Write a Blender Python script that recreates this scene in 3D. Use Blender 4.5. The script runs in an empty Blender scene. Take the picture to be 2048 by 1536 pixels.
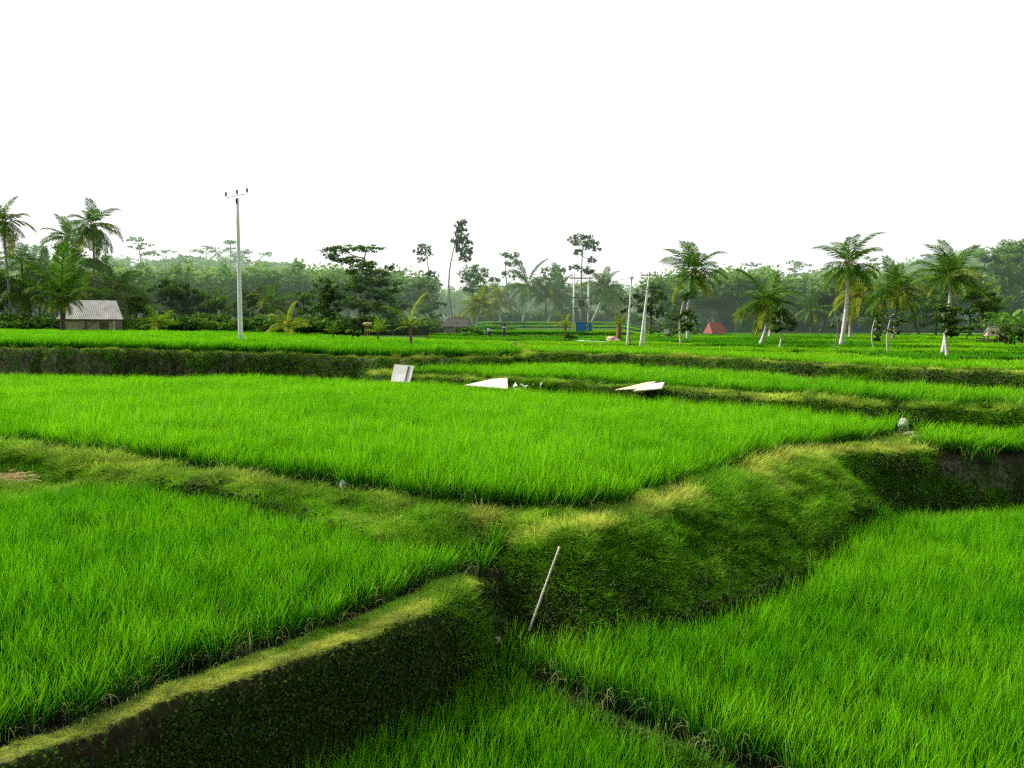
import bpy, math, random
import numpy as np
from mathutils import Vector, Matrix, Euler

random.seed(7)
RNG = np.random.default_rng(7)
scn = bpy.context.scene
COL = scn.collection
PI = math.pi

# ------------------------------------------------------------------ camera
FPX = 1593.0
PITCH = math.atan(128.0 / FPX)
CAMZ = 5.0
cam_d = bpy.data.cameras.new('camera')
cam_d.sensor_width = 36.0
cam_d.lens = FPX / 2048 * 36.0
cam_d.clip_start = 0.1
cam_d.clip_end = 6000
cam = bpy.data.objects.new('camera', cam_d)
cam.location = (0, 0, CAMZ)
cam.rotation_euler = (PI / 2 - PITCH, 0, 0)
COL.objects.link(cam)
scn.camera = cam
CP, SP = math.cos(PITCH), math.sin(PITCH)


def ray(px, py):
    a, b = (px - 1024) / FPX, (768 - py) / FPX
    return a, CP + b * SP, -SP + b * CP


def P(px, py, h):
    """plan position where the sight line to a photo pixel meets the level h metres below the lens"""
    a, f, u = ray(px, py)
    t = -h / u
    return a * t, f * t


def Q(px, Y):
    return (px - 1024) / FPX * Y, Y


def ZT(py, Y):
    """height of a point seen at photo row py and Y metres away"""
    a, f, u = ray(1024, py)
    return CAMZ + u / f * Y


# ------------------------------------------------------------------ noise
def _hash(ix, iy, s):
    n = (ix * 374761393 + iy * 668265263 + s * 1274126177) & 0xFFFFFFFF
    n = ((n ^ (n >> 13)) * 1274126177) & 0xFFFFFFFF
    return ((n ^ (n >> 16)) & 0xFFFF) / 65535.0


def vnoise(x, y, s=0):
    x = np.asarray(x, float); y = np.asarray(y, float)
    ix = np.floor(x).astype(np.int64); iy = np.floor(y).astype(np.int64)
    fx = x - ix; fy = y - iy
    fx = fx * fx * (3 - 2 * fx); fy = fy * fy * (3 - 2 * fy)
    a = _hash(ix, iy, s); b = _hash(ix + 1, iy, s)
    c = _hash(ix, iy + 1, s); d = _hash(ix + 1, iy + 1, s)
    return (a * (1 - fx) + b * fx) * (1 - fy) + (c * (1 - fx) + d * fx) * fy


def fbm(x, y, s=0, o=4):
    v = 0; a = .5; t = 0
    for i in range(o):
        v = v + a * vnoise(x * 2 ** i + 17 * i, y * 2 ** i + 5 * i, s + i); t += a; a *= .5
    return v / t


def sstep(a, b, x):
    t = np.clip((x - a) / (b - a), 0, 1)
    return t * t * (3 - 2 * t)


# ------------------------------------------------------------------ plan of the terraces
def sdf(poly, x, y, w=None):
    """signed distance to a polygon (positive inside) and the interpolated edge width"""
    x = np.asarray(x, float); y = np.asarray(y, float)
    best = np.full(x.shape, 1e18); bw = np.zeros(x.shape)
    inside = np.zeros(x.shape, bool)
    n = len(poly)
    for i in range(n):
        ax, ay = poly[i]; bx, by = poly[(i + 1) % n]
        dx, dy = bx - ax, by - ay
        L = dx * dx + dy * dy + 1e-12
        t = np.clip(((x - ax) * dx + (y - ay) * dy) / L, 0, 1)
        d = (x - ax - t * dx) ** 2 + (y - ay - t * dy) ** 2
        m = d < best
        best = np.where(m, d, best)
        if w is not None:
            bw = np.where(m, w[i] * (1 - t) + w[(i + 1) % n] * t, bw)
        cond = ((ay > y) != (by > y))
        xi = (bx - ax) * (y - ay) / ((by - ay) if by != ay else 1e-12) + ax
        inside ^= cond & (x < xi)
    d = np.sqrt(best)
    return np.where(inside, d, -d), bw


def smooth_poly(poly, it=2):
    """corner cutting, keeps plan lines curved instead of kinked"""
    p = [tuple(q) for q in poly]
    for _ in range(it):
        r = []
        for i in range(len(p)):
            a, b = np.array(p[i]), np.array(p[(i + 1) % len(p)])
            r += [tuple(a * .75 + b * .25), tuple(a * .25 + b * .75)]
        p = r
    return p


def mk(pts, it=2):
    """pts: (x, y, w) -> smoothed polygon + widths"""
    q = smooth_poly(pts, it)
    return [(a[0], a[1]) for a in q], [a[2] for a in q]


hB, hR, hL, hM, hN, hT, hP, hS = 4.7, 4.3, 3.4, 3.0, 2.35, 1.68, 1.6, 2.93


def pw(px, py, h, w):
    x, y = P(px, py, h); return (x, y, w)


def qw(px, Y, w):
    x, y = Q(px, Y); return (x, y, w)


PLAT = []   # (poly, widths, level function)
R_pl = mk([pw(985, 1300, hR, .35), pw(1150, 1392, hR, .3), pw(1300, 1462, hR, .3), pw(1450, 1527, hR, .3), pw(1700, 1640, hR, .3),
           (5.5, 4.5, .3), (14, 2, .3), (30, 2, .3), (30, 25, .3), (-.8, 25, .3), (-.5, 11.5, .3), pw(968, 1255, hR, .3)])
L_pl = mk([(-7, 3.2, .14), pw(-300, 1672, hL, .12), pw(0, 1540, hL, .12), pw(250, 1448, hL, .12), pw(500, 1360, hL, .12), pw(700, 1293, hL, .16),
           pw(840, 1238, hL, .3), pw(900, 1208, hL, .5), pw(950, 1180, hL, .5), pw(988, 1135, hL, .45), (-.36, 14, .45), (-.36, 25, .45), (-30, 25, .5), (-30, 3.2, .3)])
M_pl = mk([(-45, 30, .5), pw(-300, 870, hM, .6), pw(-60, 902, hM, .7), pw(100, 917, hM, .8), pw(250, 936, hM, 1.2), pw(400, 961, hM, 1.5), pw(550, 985, hM, 1.7),
           pw(700, 1004, hM, 1.8), pw(850, 1036, hM, 1.5), pw(1000, 1060, hM, .8), pw(1100, 1070, hM, 1.0), pw(1200, 1062, hM, 1.7), pw(1350, 1024, hM, 2.1),
           pw(1470, 970, hM, 2.3), pw(1530, 944, hM, 2.9), pw(1590, 922, hM, 2.9), pw(1640, 912, hM, 1.8), pw(1740, 908, hM, .9), pw(1850, 908, hM, .6), pw(2048, 910, hM, .5), pw(2500, 912, hM, .8),
           (60, 17, .8), (60, 60, .8), (-45, 60, .8)])
N_f = [(800, 751), (900, 757), (1000, 763), (1200, 773), (1400, 787), (1600, 800), (1800, 815), (2048, 826), (2400, 845)]
lipP = [(1045, 37), (1180, 36), (1300, 34.4), (1400, 32.3), (1500, 30.2), (1656, 26.8), (1850, 24.5), (2048, 22.8), (2400, 19.8)]
N_pl = mk([pw(735, 752, hN, .5)] + [pw(a, b + 8 - max(0, a - 1500) * .006, hN, .40) for a, b in N_f] + [(60, 15, .4), (60, 60, .4), (-4, 60, .4), qw(745, 38, .5)], 1)
lipT = [(-500, 41), (-200, 40), (0, 39), (120, 38.2), (200, 37.6), (400, 37), (600, 36.6), (700, 36.0), (760, 35.2), (850, 34.4), (1000, 34.9), (1050, 36.0)]
T_pl = mk([qw(a, b, .45) for a, b in lipT] + [qw(1075, 40, .5), qw(1075, 90, .5), (-80, 110, .5), (-80, 42, .5)], 1)
P_pl = mk([qw(a, b, .35) for a, b in lipP] + [(60, 14, .4), (90, 60, .4), (0, 60, .4), qw(1035, 42, .4)], 1)
farP = [(2400, 22.5), (2048, 25.4), (1850, 28.4), (1656, 32), (1500, 34.6), (1400, 37.5), (1200, 43.5), (1045, 47), (850, 49), (700, 58), (450, 66), (0, 84), (-400, 92)]
F_pl = mk([(70, 16, .5)] + [qw(a, b, .5) for a, b in farP] + [(-3000, 150, 1), (-3000, 4000, 1), (3000, 4000, 1), (3000, 16, 1)], 0)

# rice beds: interior polygons
R_in = smooth_poly([P(988, 1312, hR), P(1150, 1387, hR), P(1300, 1455, hR), P(1450, 1520, hR), P(1700, 1632, hR), (6, 4.2), (14, 3), (25, 5), (25, 17.2),
                    P(2048, 1000, 3.72), P(1900, 1005, 3.72), P(1760, 1018, 3.72), P(1700, 1040, 3.72), P(1670, 1075, 3.72), P(1620, 1120, 3.72), P(1540, 1160, 3.72), P(1440, 1195, 3.72), P(1300, 1222, 3.72), P(1150, 1238, 3.72), P(1050, 1256, 3.75), P(1000, 1262, 3.8)], 1)
B_in = smooth_poly([(-5.5, 2.8), (-3.7, 5.7), (-3.04, 6.5), (-2.25, 7.35), (-1.5, 8.08), (-.82, 8.8), (-.48, 9.38), P(985, 1400, hB), P(1060, 1428, hB), P(1150, 1475, hB), P(1300, 1550, hB), P(1450, 1625, hB), (4.5, 4.2), (8, 2.2), (0, 2)], 1)
L_in = smooth_poly([(-8, 3.6), P(-250, 1600, hL + .05), P(0, 1502, hL + .05), P(300, 1390, hL + .05), P(500, 1312, hL + .05), P(750, 1224, hL + .05), P(900, 1157, hL + .05), P(1004, 1116, hL + .05), P(1010, 1108, hL + .05), P(1008, 1100, 3.2),
                    P(985, 1085, 3.02), P(900, 1086, 2.98), P(850, 1078, 2.95), P(700, 1046, 2.95), P(500, 992, 2.95), P(350, 965, 2.95), P(200, 955, 2.95), P(60, 968, 2.95), P(-60, 985, 2.95), (-22, 14), (-25, 8)], 1)
M_in = smooth_poly([(-34, 27), P(-150, 815, hM + .05), P(0, 860, hM + .05), P(80, 900, hM + .05), P(250, 926, hM + .05), P(400, 944, hM + .05), P(550, 967, hM + .05), P(700, 986, hM + .05), P(850, 1012, hM + .05), P(1000, 1028, hM + .05),
                    P(1100, 1032, hM + .05), P(1200, 1024, hM + .05), P(1320, 995, hM + .05), P(1450, 948, hM + .05), P(1520, 926, hM + .05), P(1600, 909, hM + .05), P(1700, 898, hM + .05), P(1772, 884, hM + .05), P(1800, 862, hM + .05),
                    P(1786, 838, 2.45), P(1600, 819, 2.45), P(1400, 801, 2.45), P(1200, 786, 2.45), P(1000, 773, 2.45), P(850, 764, 2.45), P(740, 758, 2.45), P(600, 753, 2.45), P(300, 750, 2.45), P(0, 748, 2.45), P(-300, 748, 2.45)], 1)
K_in = smooth_poly([P(-220, 912, hM), P(0, 899, hM), P(52, 892, hM), P(62, 886, hM), P(40, 878, hM), P(0, 864, hM), P(-220, 836, hM)], 1)
S_in = smooth_poly([P(1830, 903, hS), P(2048, 906, hS), P(2500, 910, hS), P(2500, 852, 2.5), P(2048, 846, 2.5), P(1930, 844, 2.5), P(1852, 846, 2.5), P(1838, 868, hS)], 1)
N_in = smooth_poly([P(a, b, hN) for a, b in N_f] + [Q(a, b - .7) for a, b in reversed(lipP)] + [Q(1000, 33.6), Q(900, 33.2), Q(830, 34)], 1)
T_in = smooth_poly([Q(a, b + .45) for a, b in lipT[:-1]] + [Q(1036, 36.8), Q(1030, 40), Q(900, 44), Q(700, 55), Q(450, 63), Q(0, 80), Q(-400, 88), (-60, 70)], 1)
P_in = smooth_poly([Q(a, b + .6) for a, b in lipP] + [Q(a, b - .9) for a, b in farP[:8]], 1)
BEDS = [('B', B_in, hB), ('R', R_in, hR), ('L', L_in, hL), ('M', M_in, hM), ('K', K_in, hM), ('S', S_in, hS), ('N', N_in, hN), ('T', T_in, hT), ('P', P_in, hP)]


GULLY = P(1030, 1262, 4.3)


def lvT(x, y):
    return hT - .30 * np.clip((-6 - x) / 14, 0, 1)


def lvF(x, y):
    return 2.0 - .45 * np.clip(-x / 22, 0, 1)


def hill(x, y):
    az = x / np.maximum(y, 1)
    left = sstep(-.14, -.34, az)
    right = sstep(.28, .66, az)
    r = sstep(120, 210, y)
    return r * (left * 7.5 + right * 12.0) + sstep(200, 600, y) * 6


def centre_rise(x, y):
    az = x / np.maximum(y, 1)
    m = sstep(-.075, -.03, az) * sstep(.19, .13, az)
    s = .5 * sstep(88, 89, y + .04 * x) + .5 * sstep(97, 98, y - .03 * x) + .45 * sstep(107, 108, y)
    return m * s


def ground(x, y):
    x = np.asarray(x, float); y = np.asarray(y, float)
    z = np.full(x.shape, -hB)
    for (poly, w), lv in ((R_pl, hR), (L_pl, hL - .04), (M_pl, hM - .03), (N_pl, hN - .05), (T_pl, lvT), (P_pl, hP - .04), (F_pl, lvF)):
        wob = (fbm(x * .9, y * .9, 31) - .5) * .45 + (fbm(x * 4, y * 4, 37, 2) - .5) * .12
        d, ww = sdf(poly, x, y, w)
        d = d + wob * np.where(ww > .7, .15, np.clip(ww, .15, .5))
        l = lv(x, y) if callable(lv) else lv
        k = np.clip(1 + d / np.maximum(ww, .05), 0, 1)
        k = k * k * (3 - 2 * k) * .25 + k ** .92 * .75
        z = z * (1 - k) + (-l) * k
    bed = np.zeros(x.shape)
    for nme, poly, h in BEDS:
        d, _ = sdf(poly, x, y)
        ext = {'L': .10, 'M': .05, 'R': .06}.get(nme, 0)
        k = sstep(-.10 - ext, .12 - ext, d)
        bed = np.maximum(bed, k)
        if nme != 'T':
            z = z * (1 - k) + (-(h + .05)) * k
        else:
            z = z - .06 * k
    lump = (fbm(x * 1.1, y * 1.1, 3) - .5) * .16 + (fbm(x * 3.6, y * 3.6, 9) - .5) * .10 + (fbm(x * 12, y * 12, 11, 2) - .5) * .025
    far = sstep(45, 70, y)
    z = z + lump * (1 - bed) * (1 - .6 * far)
    gx0, gy0 = GULLY
    z = z - .42 * np.exp(-(((x - gx0) / .55) ** 2 + ((y - gy0) / .75) ** 2)) * (1 - bed)
    z = z + centre_rise(x, y) + hill(x, y)
    return z + CAMZ, bed


def gz(x, y):
    return float(ground(np.array([x]), np.array([y]))[0][0])


# ------------------------------------------------------------------ materials
def new_mat(name):
    m = bpy.data.materials.new(name)
    m.use_nodes = True
    nt = m.node_tree
    nt.nodes.clear()
    return m, nt


def N(nt, t, **kw):
    n = nt.nodes.new(t)
    for k, v in kw.items():
        if k.startswith('i_'):
            n.inputs[k[2:].replace('_', ' ')].default_value = v
        elif k.startswith('n') and k[1:].isdigit():
            n.inputs[int(k[1:])].default_value = v
        else:
            setattr(n, k, v)
    return n


def mathn(nt, op, a, b=None, clamp=False):
    n = nt.nodes.new('ShaderNodeMath'); n.operation = op; n.use_clamp = clamp
    for i, v in enumerate((a, b)):
        if v is None: continue
        if isinstance(v, (int, float)): n.inputs[i].default_value = v
        else: nt.links.new(v, n.inputs[i])
    return n.outputs[0]


def mixc(nt, f, a, b, mode='MIX'):
    n = nt.nodes.new('ShaderNodeMix'); n.data_type = 'RGBA'; n.blend_type = mode
    n.clamp_factor = True
    for s, v in ((0, f), (6, a), (7, b)):
        if isinstance(v, (int, float)): n.inputs[s].default_value = v
        elif isinstance(v, tuple): n.inputs[s].default_value = (*v, 1)
        else: nt.links.new(v, n.inputs[s])
    return n.outputs[2]


def noise(nt, scale, detail=3, rough=.55, vec=None):
    n = N(nt, 'ShaderNodeTexNoise')
    n.inputs['Scale'].default_value = scale; n.inputs['Detail'].default_value = detail; n.inputs['Roughness'].default_value = rough
    if vec is not None: nt.links.new(vec, n.inputs['Vector'])
    return n.outputs['Fac']


def ramp(nt, f, stops):
    n = nt.nodes.new('ShaderNodeValToRGB')
    e = n.color_ramp.elements
    while len(e) < len(stops): e.new(.5)
    for i, (p, c) in enumerate(stops):
        e[i].position = p; e[i].color = (*c, 1) if len(c) == 3 else c
    nt.links.new(f, n.inputs[0])
    return n.outputs[0]


def world_pos(nt):
    return N(nt, 'ShaderNodeNewGeometry').outputs['Position']


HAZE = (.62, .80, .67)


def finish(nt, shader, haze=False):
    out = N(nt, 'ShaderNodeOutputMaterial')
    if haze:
        # haze painted in as glowing colour that grows with distance down the valley
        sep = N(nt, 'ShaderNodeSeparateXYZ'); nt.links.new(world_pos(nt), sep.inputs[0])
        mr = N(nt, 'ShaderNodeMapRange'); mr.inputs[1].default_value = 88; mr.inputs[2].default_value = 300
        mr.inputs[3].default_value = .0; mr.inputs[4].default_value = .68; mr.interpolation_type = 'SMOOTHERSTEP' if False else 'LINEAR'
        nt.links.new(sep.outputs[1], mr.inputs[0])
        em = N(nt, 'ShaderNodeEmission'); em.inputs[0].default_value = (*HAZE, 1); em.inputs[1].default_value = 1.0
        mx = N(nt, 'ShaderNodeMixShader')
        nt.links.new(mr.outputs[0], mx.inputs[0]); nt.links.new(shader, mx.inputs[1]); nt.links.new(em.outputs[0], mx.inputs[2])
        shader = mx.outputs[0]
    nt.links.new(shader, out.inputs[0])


def leaf_shader(nt, col, trans=.45, gloss=.05, rough=.45, tcol=None):
    d = N(nt, 'ShaderNodeBsdfDiffuse'); t = N(nt, 'ShaderNodeBsdfTranslucent'); g = N(nt, 'ShaderNodeBsdfGlossy')
    nt.links.new(col, d.inputs[0]); nt.links.new(tcol if tcol is not None else col, t.inputs[0])
    g.inputs['Roughness'].default_value = rough
    m = N(nt, 'ShaderNodeMixShader'); m.inputs[0].default_value = trans
    nt.links.new(d.outputs[0], m.inputs[1]); nt.links.new(t.outputs[0], m.inputs[2])
    m2 = N(nt, 'ShaderNodeMixShader'); m2.inputs[0].default_value = gloss
    nt.links.new(m.outputs[0], m2.inputs[1]); nt.links.new(g.outputs[0], m2.inputs[2])
    return m2.outputs[0]


def blade_attr(nt):
    a = N(nt, 'ShaderNodeAttribute'); a.attribute_name = 'bl'
    s = N(nt, 'ShaderNodeSeparateColor'); nt.links.new(a.outputs['Color'], s.inputs[0])
    return s.outputs[0], s.outputs[1], s.outputs[2]


def inst_attr(nt, name):
    a = N(nt, 'ShaderNodeAttribute'); a.attribute_type = 'INSTANCER'; a.attribute_name = name
    return a.outputs['Fac']


def rice_mat(name, root, mid, tip, haze=False):
    m, nt = new_mat(name)
    t, r, dead = blade_attr(nt)
    c = ramp(nt, t, [(.10, root), (.55, mid), (.97, tip)])  # root and mid tones darkened in the colour to imitate shade between blades
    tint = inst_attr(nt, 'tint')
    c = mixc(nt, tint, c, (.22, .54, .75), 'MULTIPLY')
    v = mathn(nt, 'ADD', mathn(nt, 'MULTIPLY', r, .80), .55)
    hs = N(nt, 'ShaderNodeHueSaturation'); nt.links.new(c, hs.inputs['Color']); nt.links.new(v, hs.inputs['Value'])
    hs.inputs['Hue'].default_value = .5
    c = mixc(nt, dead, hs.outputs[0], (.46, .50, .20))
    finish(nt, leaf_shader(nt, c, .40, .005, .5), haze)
    return m


def grass_mat(name, green, straw):
    m, nt = new_mat(name)
    t, r, dead = blade_attr(nt)
    tint = inst_attr(nt, 'tint')
    c = ramp(nt, tint, [(0, (.095, .31, .008)), (.30, green), (1, straw)])
    pn = ramp(nt, noise(nt, 1.1, 4, .6, world_pos(nt)), [(.35, (.42, .50, .45)), (.65, (1.2, 1.2, 1.0))])
    c = mixc(nt, 1.0, c, pn, 'MULTIPLY')
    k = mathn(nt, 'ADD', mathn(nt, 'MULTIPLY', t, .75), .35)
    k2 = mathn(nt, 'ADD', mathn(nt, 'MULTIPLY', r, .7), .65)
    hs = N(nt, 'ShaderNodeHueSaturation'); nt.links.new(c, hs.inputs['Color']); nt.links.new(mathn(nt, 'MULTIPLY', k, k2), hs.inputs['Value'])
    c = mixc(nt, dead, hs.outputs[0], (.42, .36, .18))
    finish(nt, leaf_shader(nt, c, .40, .006))
    return m


def foliage_mat(name, dark, light, warm=(.22, .26, .03), haze=True, trans=.35, gloss=.008):
    m, nt = new_mat(name)
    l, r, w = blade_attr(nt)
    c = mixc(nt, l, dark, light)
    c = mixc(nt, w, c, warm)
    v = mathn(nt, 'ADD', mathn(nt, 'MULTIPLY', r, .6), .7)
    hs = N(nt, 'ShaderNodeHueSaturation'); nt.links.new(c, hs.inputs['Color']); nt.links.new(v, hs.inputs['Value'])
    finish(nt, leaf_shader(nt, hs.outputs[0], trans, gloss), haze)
    return m


def solid_mat(name, c1, c2, scale=6, rough=.75, haze=False, bump=.2, stretch=None, metallic=0):
    m, nt = new_mat(name)
    tc = N(nt, 'ShaderNodeTexCoord'); vec = tc.outputs['Object']
    if stretch:
        mp = N(nt, 'ShaderNodeMapping'); mp.inputs['Scale'].default_value = stretch
        nt.links.new(vec, mp.inputs[0]); vec = mp.outputs[0]
    f = noise(nt, scale, 5, .62, vec)
    f = ramp(nt, f, [(.3, (0, 0, 0)), (.7, (1, 1, 1))])
    b = N(nt, 'ShaderNodeBsdfPrincipled')
    nt.links.new(mixc(nt, f, c1, c2), b.inputs['Base Color'])
    b.inputs['Roughness'].default_value = rough; b.inputs['Metallic'].default_value = metallic
    if bump:
        bp = N(nt, 'ShaderNodeBump'); bp.inputs['Strength'].default_value = bump; bp.inputs['Distance'].default_value = .02
        nt.links.new(noise(nt, scale * 4, 4, .6, vec), bp.inputs['Height']); nt.links.new(bp.outputs[0], b.inputs['Normal'])
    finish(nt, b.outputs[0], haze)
    return m


M = {}
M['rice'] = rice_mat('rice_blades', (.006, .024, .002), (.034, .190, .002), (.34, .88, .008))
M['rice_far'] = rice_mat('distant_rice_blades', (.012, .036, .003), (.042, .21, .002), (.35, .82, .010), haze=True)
M['grass'] = grass_mat('bank_grass', (.17, .46, .010), (.74, .80, .15))
M['weed'] = foliage_mat('wall_weeds', (.010, .028, .003), (.085, .16, .020), (.13, .13, .04), haze=False, gloss=.01)
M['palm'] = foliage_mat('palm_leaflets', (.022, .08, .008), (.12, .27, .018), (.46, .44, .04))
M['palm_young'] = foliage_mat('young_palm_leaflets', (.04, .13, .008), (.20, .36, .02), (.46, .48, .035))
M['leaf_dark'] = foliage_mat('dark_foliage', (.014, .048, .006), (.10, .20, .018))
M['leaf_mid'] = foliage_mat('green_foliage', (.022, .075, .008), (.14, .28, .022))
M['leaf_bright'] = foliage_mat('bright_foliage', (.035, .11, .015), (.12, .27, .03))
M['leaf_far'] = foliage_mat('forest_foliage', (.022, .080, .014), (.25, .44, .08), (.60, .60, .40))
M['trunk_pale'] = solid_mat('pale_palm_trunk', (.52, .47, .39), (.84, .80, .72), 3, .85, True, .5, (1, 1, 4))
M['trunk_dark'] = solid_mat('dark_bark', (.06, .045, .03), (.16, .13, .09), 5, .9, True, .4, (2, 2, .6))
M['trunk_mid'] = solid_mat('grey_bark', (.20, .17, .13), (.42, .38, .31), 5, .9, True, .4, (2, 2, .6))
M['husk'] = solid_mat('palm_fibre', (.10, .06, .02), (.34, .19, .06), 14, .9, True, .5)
M['concrete'] = solid_mat('pole_concrete', (.86, .85, .80), (.93, .92, .88), 3, .8, False, .08, (1, 1, .25))
M['steel'] = solid_mat('galvanised_steel', (.22, .22, .21), (.36, .36, .34), 20, .5, False, .1, None, .6)
M['ceramic'] = solid_mat('brown_insulator', (.030, .018, .014), (.06, .03, .02), 8, .3, False, 0)
M['wire'] = solid_mat('black_cable', (.02, .02, .02), (.035, .035, .035), 8, .6, False, 0)
M['panel'] = solid_mat('white_sheet', (.66, .63, .57), (.94, .93, .92), 1.3, .6, False, .15)
M['panel_edge'] = solid_mat('raw_board', (.58, .47, .30), (.76, .66, .46), 7, .8, False, .3, (.6, 5, 5))
M['plastic'] = solid_mat('white_plastic', (.78, .78, .78), (.90, .90, .90), 9, .4, False, .3)
_m, _nt = new_mat('thin_white_plastic')
_c = mixc(_nt, noise(_nt, 9, 4, .6), (.86, .86, .86), (.96, .96, .96))
finish(_nt, leaf_shader(_nt, _c, .28, .02))
M['plastic'] = _m
M['bamboo_grey'] = solid_mat('weathered_bamboo', (.42, .37, .33), (.70, .65, .60), 6, .6, False, .2, (1, 1, 8))
M['roof_grey'] = solid_mat('weathered_fibre_cement', (.27, .265, .24), (.58, .56, .51), 1.1, .85, False, .3)
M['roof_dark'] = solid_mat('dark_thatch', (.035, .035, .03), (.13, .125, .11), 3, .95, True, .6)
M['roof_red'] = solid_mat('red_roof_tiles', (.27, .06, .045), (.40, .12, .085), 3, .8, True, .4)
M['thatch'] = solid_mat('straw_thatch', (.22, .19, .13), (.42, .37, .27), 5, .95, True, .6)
M['woven'] = solid_mat('woven_bamboo_wall', (.46, .37, .22), (.66, .56, .38), 9, .85, False, .4, (1, 1, 3))
M['plaster'] = solid_mat('cream_plaster', (.66, .57, .42), (.80, .72, .56), 2, .85, False, .15)
M['timber'] = solid_mat('old_timber', (.09, .065, .045), (.22, .17, .12), 6, .85, False, .3, (3, 3, .5))
M['blue'] = solid_mat('blue_tarpaulin', (.02, .17, .52), (.05, .30, .72), 2.5, .5, False, .3)
M['yellow'] = solid_mat('yellow_paint', (.60, .40, .05), (.72, .50, .10), 4, .6, False, 0)
M['slab'] = solid_mat('pale_concrete_slab', (.55, .53, .48), (.78, .76, .70), 3, .85, False, .2)
M['stone'] = solid_mat('rough_stone', (.34, .26, .18), (.62, .50, .37), 7, .9, False, .5)
M['straw'] = solid_mat('straw_litter', (.46, .34, .14), (.66, .52, .26), 12, .95, False, .6)
M['skin'] = solid_mat('skin', (.20, .11, .06), (.26, .15, .09), 6, .6, False, 0)
M['cloth_dark'] = solid_mat('dark_cloth', (.03, .035, .04), (.06, .065, .07), 8, .9, False, 0)
M['cloth_white'] = solid_mat('white_cloth', (.68, .66, .66), (.82, .80, .80), 8, .9, False, 0)
M['hair'] = solid_mat('black_hair', (.012, .010, .010), (.03, .025, .02), 20, .6, False, 0)
M['red'] = solid_mat('red_cloth', (.42, .03, .03), (.55, .06, .05), 4, .8, False, 0)


def terrain_mat():
    m, nt = new_mat('terrace_ground')
    a = N(nt, 'ShaderNodeAttribute'); a.attribute_name = 'tc'
    s = N(nt, 'ShaderNodeSeparateColor'); nt.links.new(a.outputs['Color'], s.inputs[0])
    bed, steep, dry = s.outputs
    pos = world_pos(nt)
    n1 = noise(nt, .9, 6, .65, pos); n2 = noise(nt, 7, 5, .7, pos); n3 = noise(nt, 45, 3, .6, pos)
    green = mixc(nt, ramp(nt, n2, [(.3, (0, 0, 0)), (.7, (1, 1, 1))]), (.028, .080, .008), (.070, .16, .016))
    straw = mixc(nt, n3, (.20, .19, .05), (.36, .31, .11))
    g = mixc(nt, dry, green, straw)
    soil = mixc(nt, ramp(nt, n2, [(.35, (0, 0, 0)), (.68, (1, 1, 1))]), (.014, .011, .006), (.060, .045, .022))
    moss = mixc(nt, n3, (.018, .045, .006), (.05, .09, .012))
    soil = mixc(nt, ramp(nt, n1, [(.42, (0, 0, 0)), (.58, (1, 1, 1))]), soil, moss)
    c = mixc(nt, steep, g, soil)
    pale = mathn(nt, 'MULTIPLY', a.outputs['Alpha'], ramp(nt, n2, [(.38, (0, 0, 0)), (.6, (1, 1, 1))]), True)
    c = mixc(nt, pale, c, mixc(nt, n3, (.17, .165, .09), (.42, .39, .28)))
    mud = mixc(nt, n2, (.005, .006, .003), (.018, .016, .008))
    c = mixc(nt, bed, c, mud)
    b = N(nt, 'ShaderNodeBsdfPrincipled'); nt.links.new(c, b.inputs['Base Color']); b.inputs['Roughness'].default_value = .92
    b.inputs['Specular IOR Level'].default_value = .15
    bp = N(nt, 'ShaderNodeBump'); bp.inputs['Strength'].default_value = .7; bp.inputs['Distance'].default_value = .05
    nt.links.new(mathn(nt, 'ADD', n2, n3), bp.inputs['Height']); nt.links.new(bp.outputs[0], b.inputs['Normal'])
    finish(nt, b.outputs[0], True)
    return m


M['terrain'] = terrain_mat()


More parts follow.
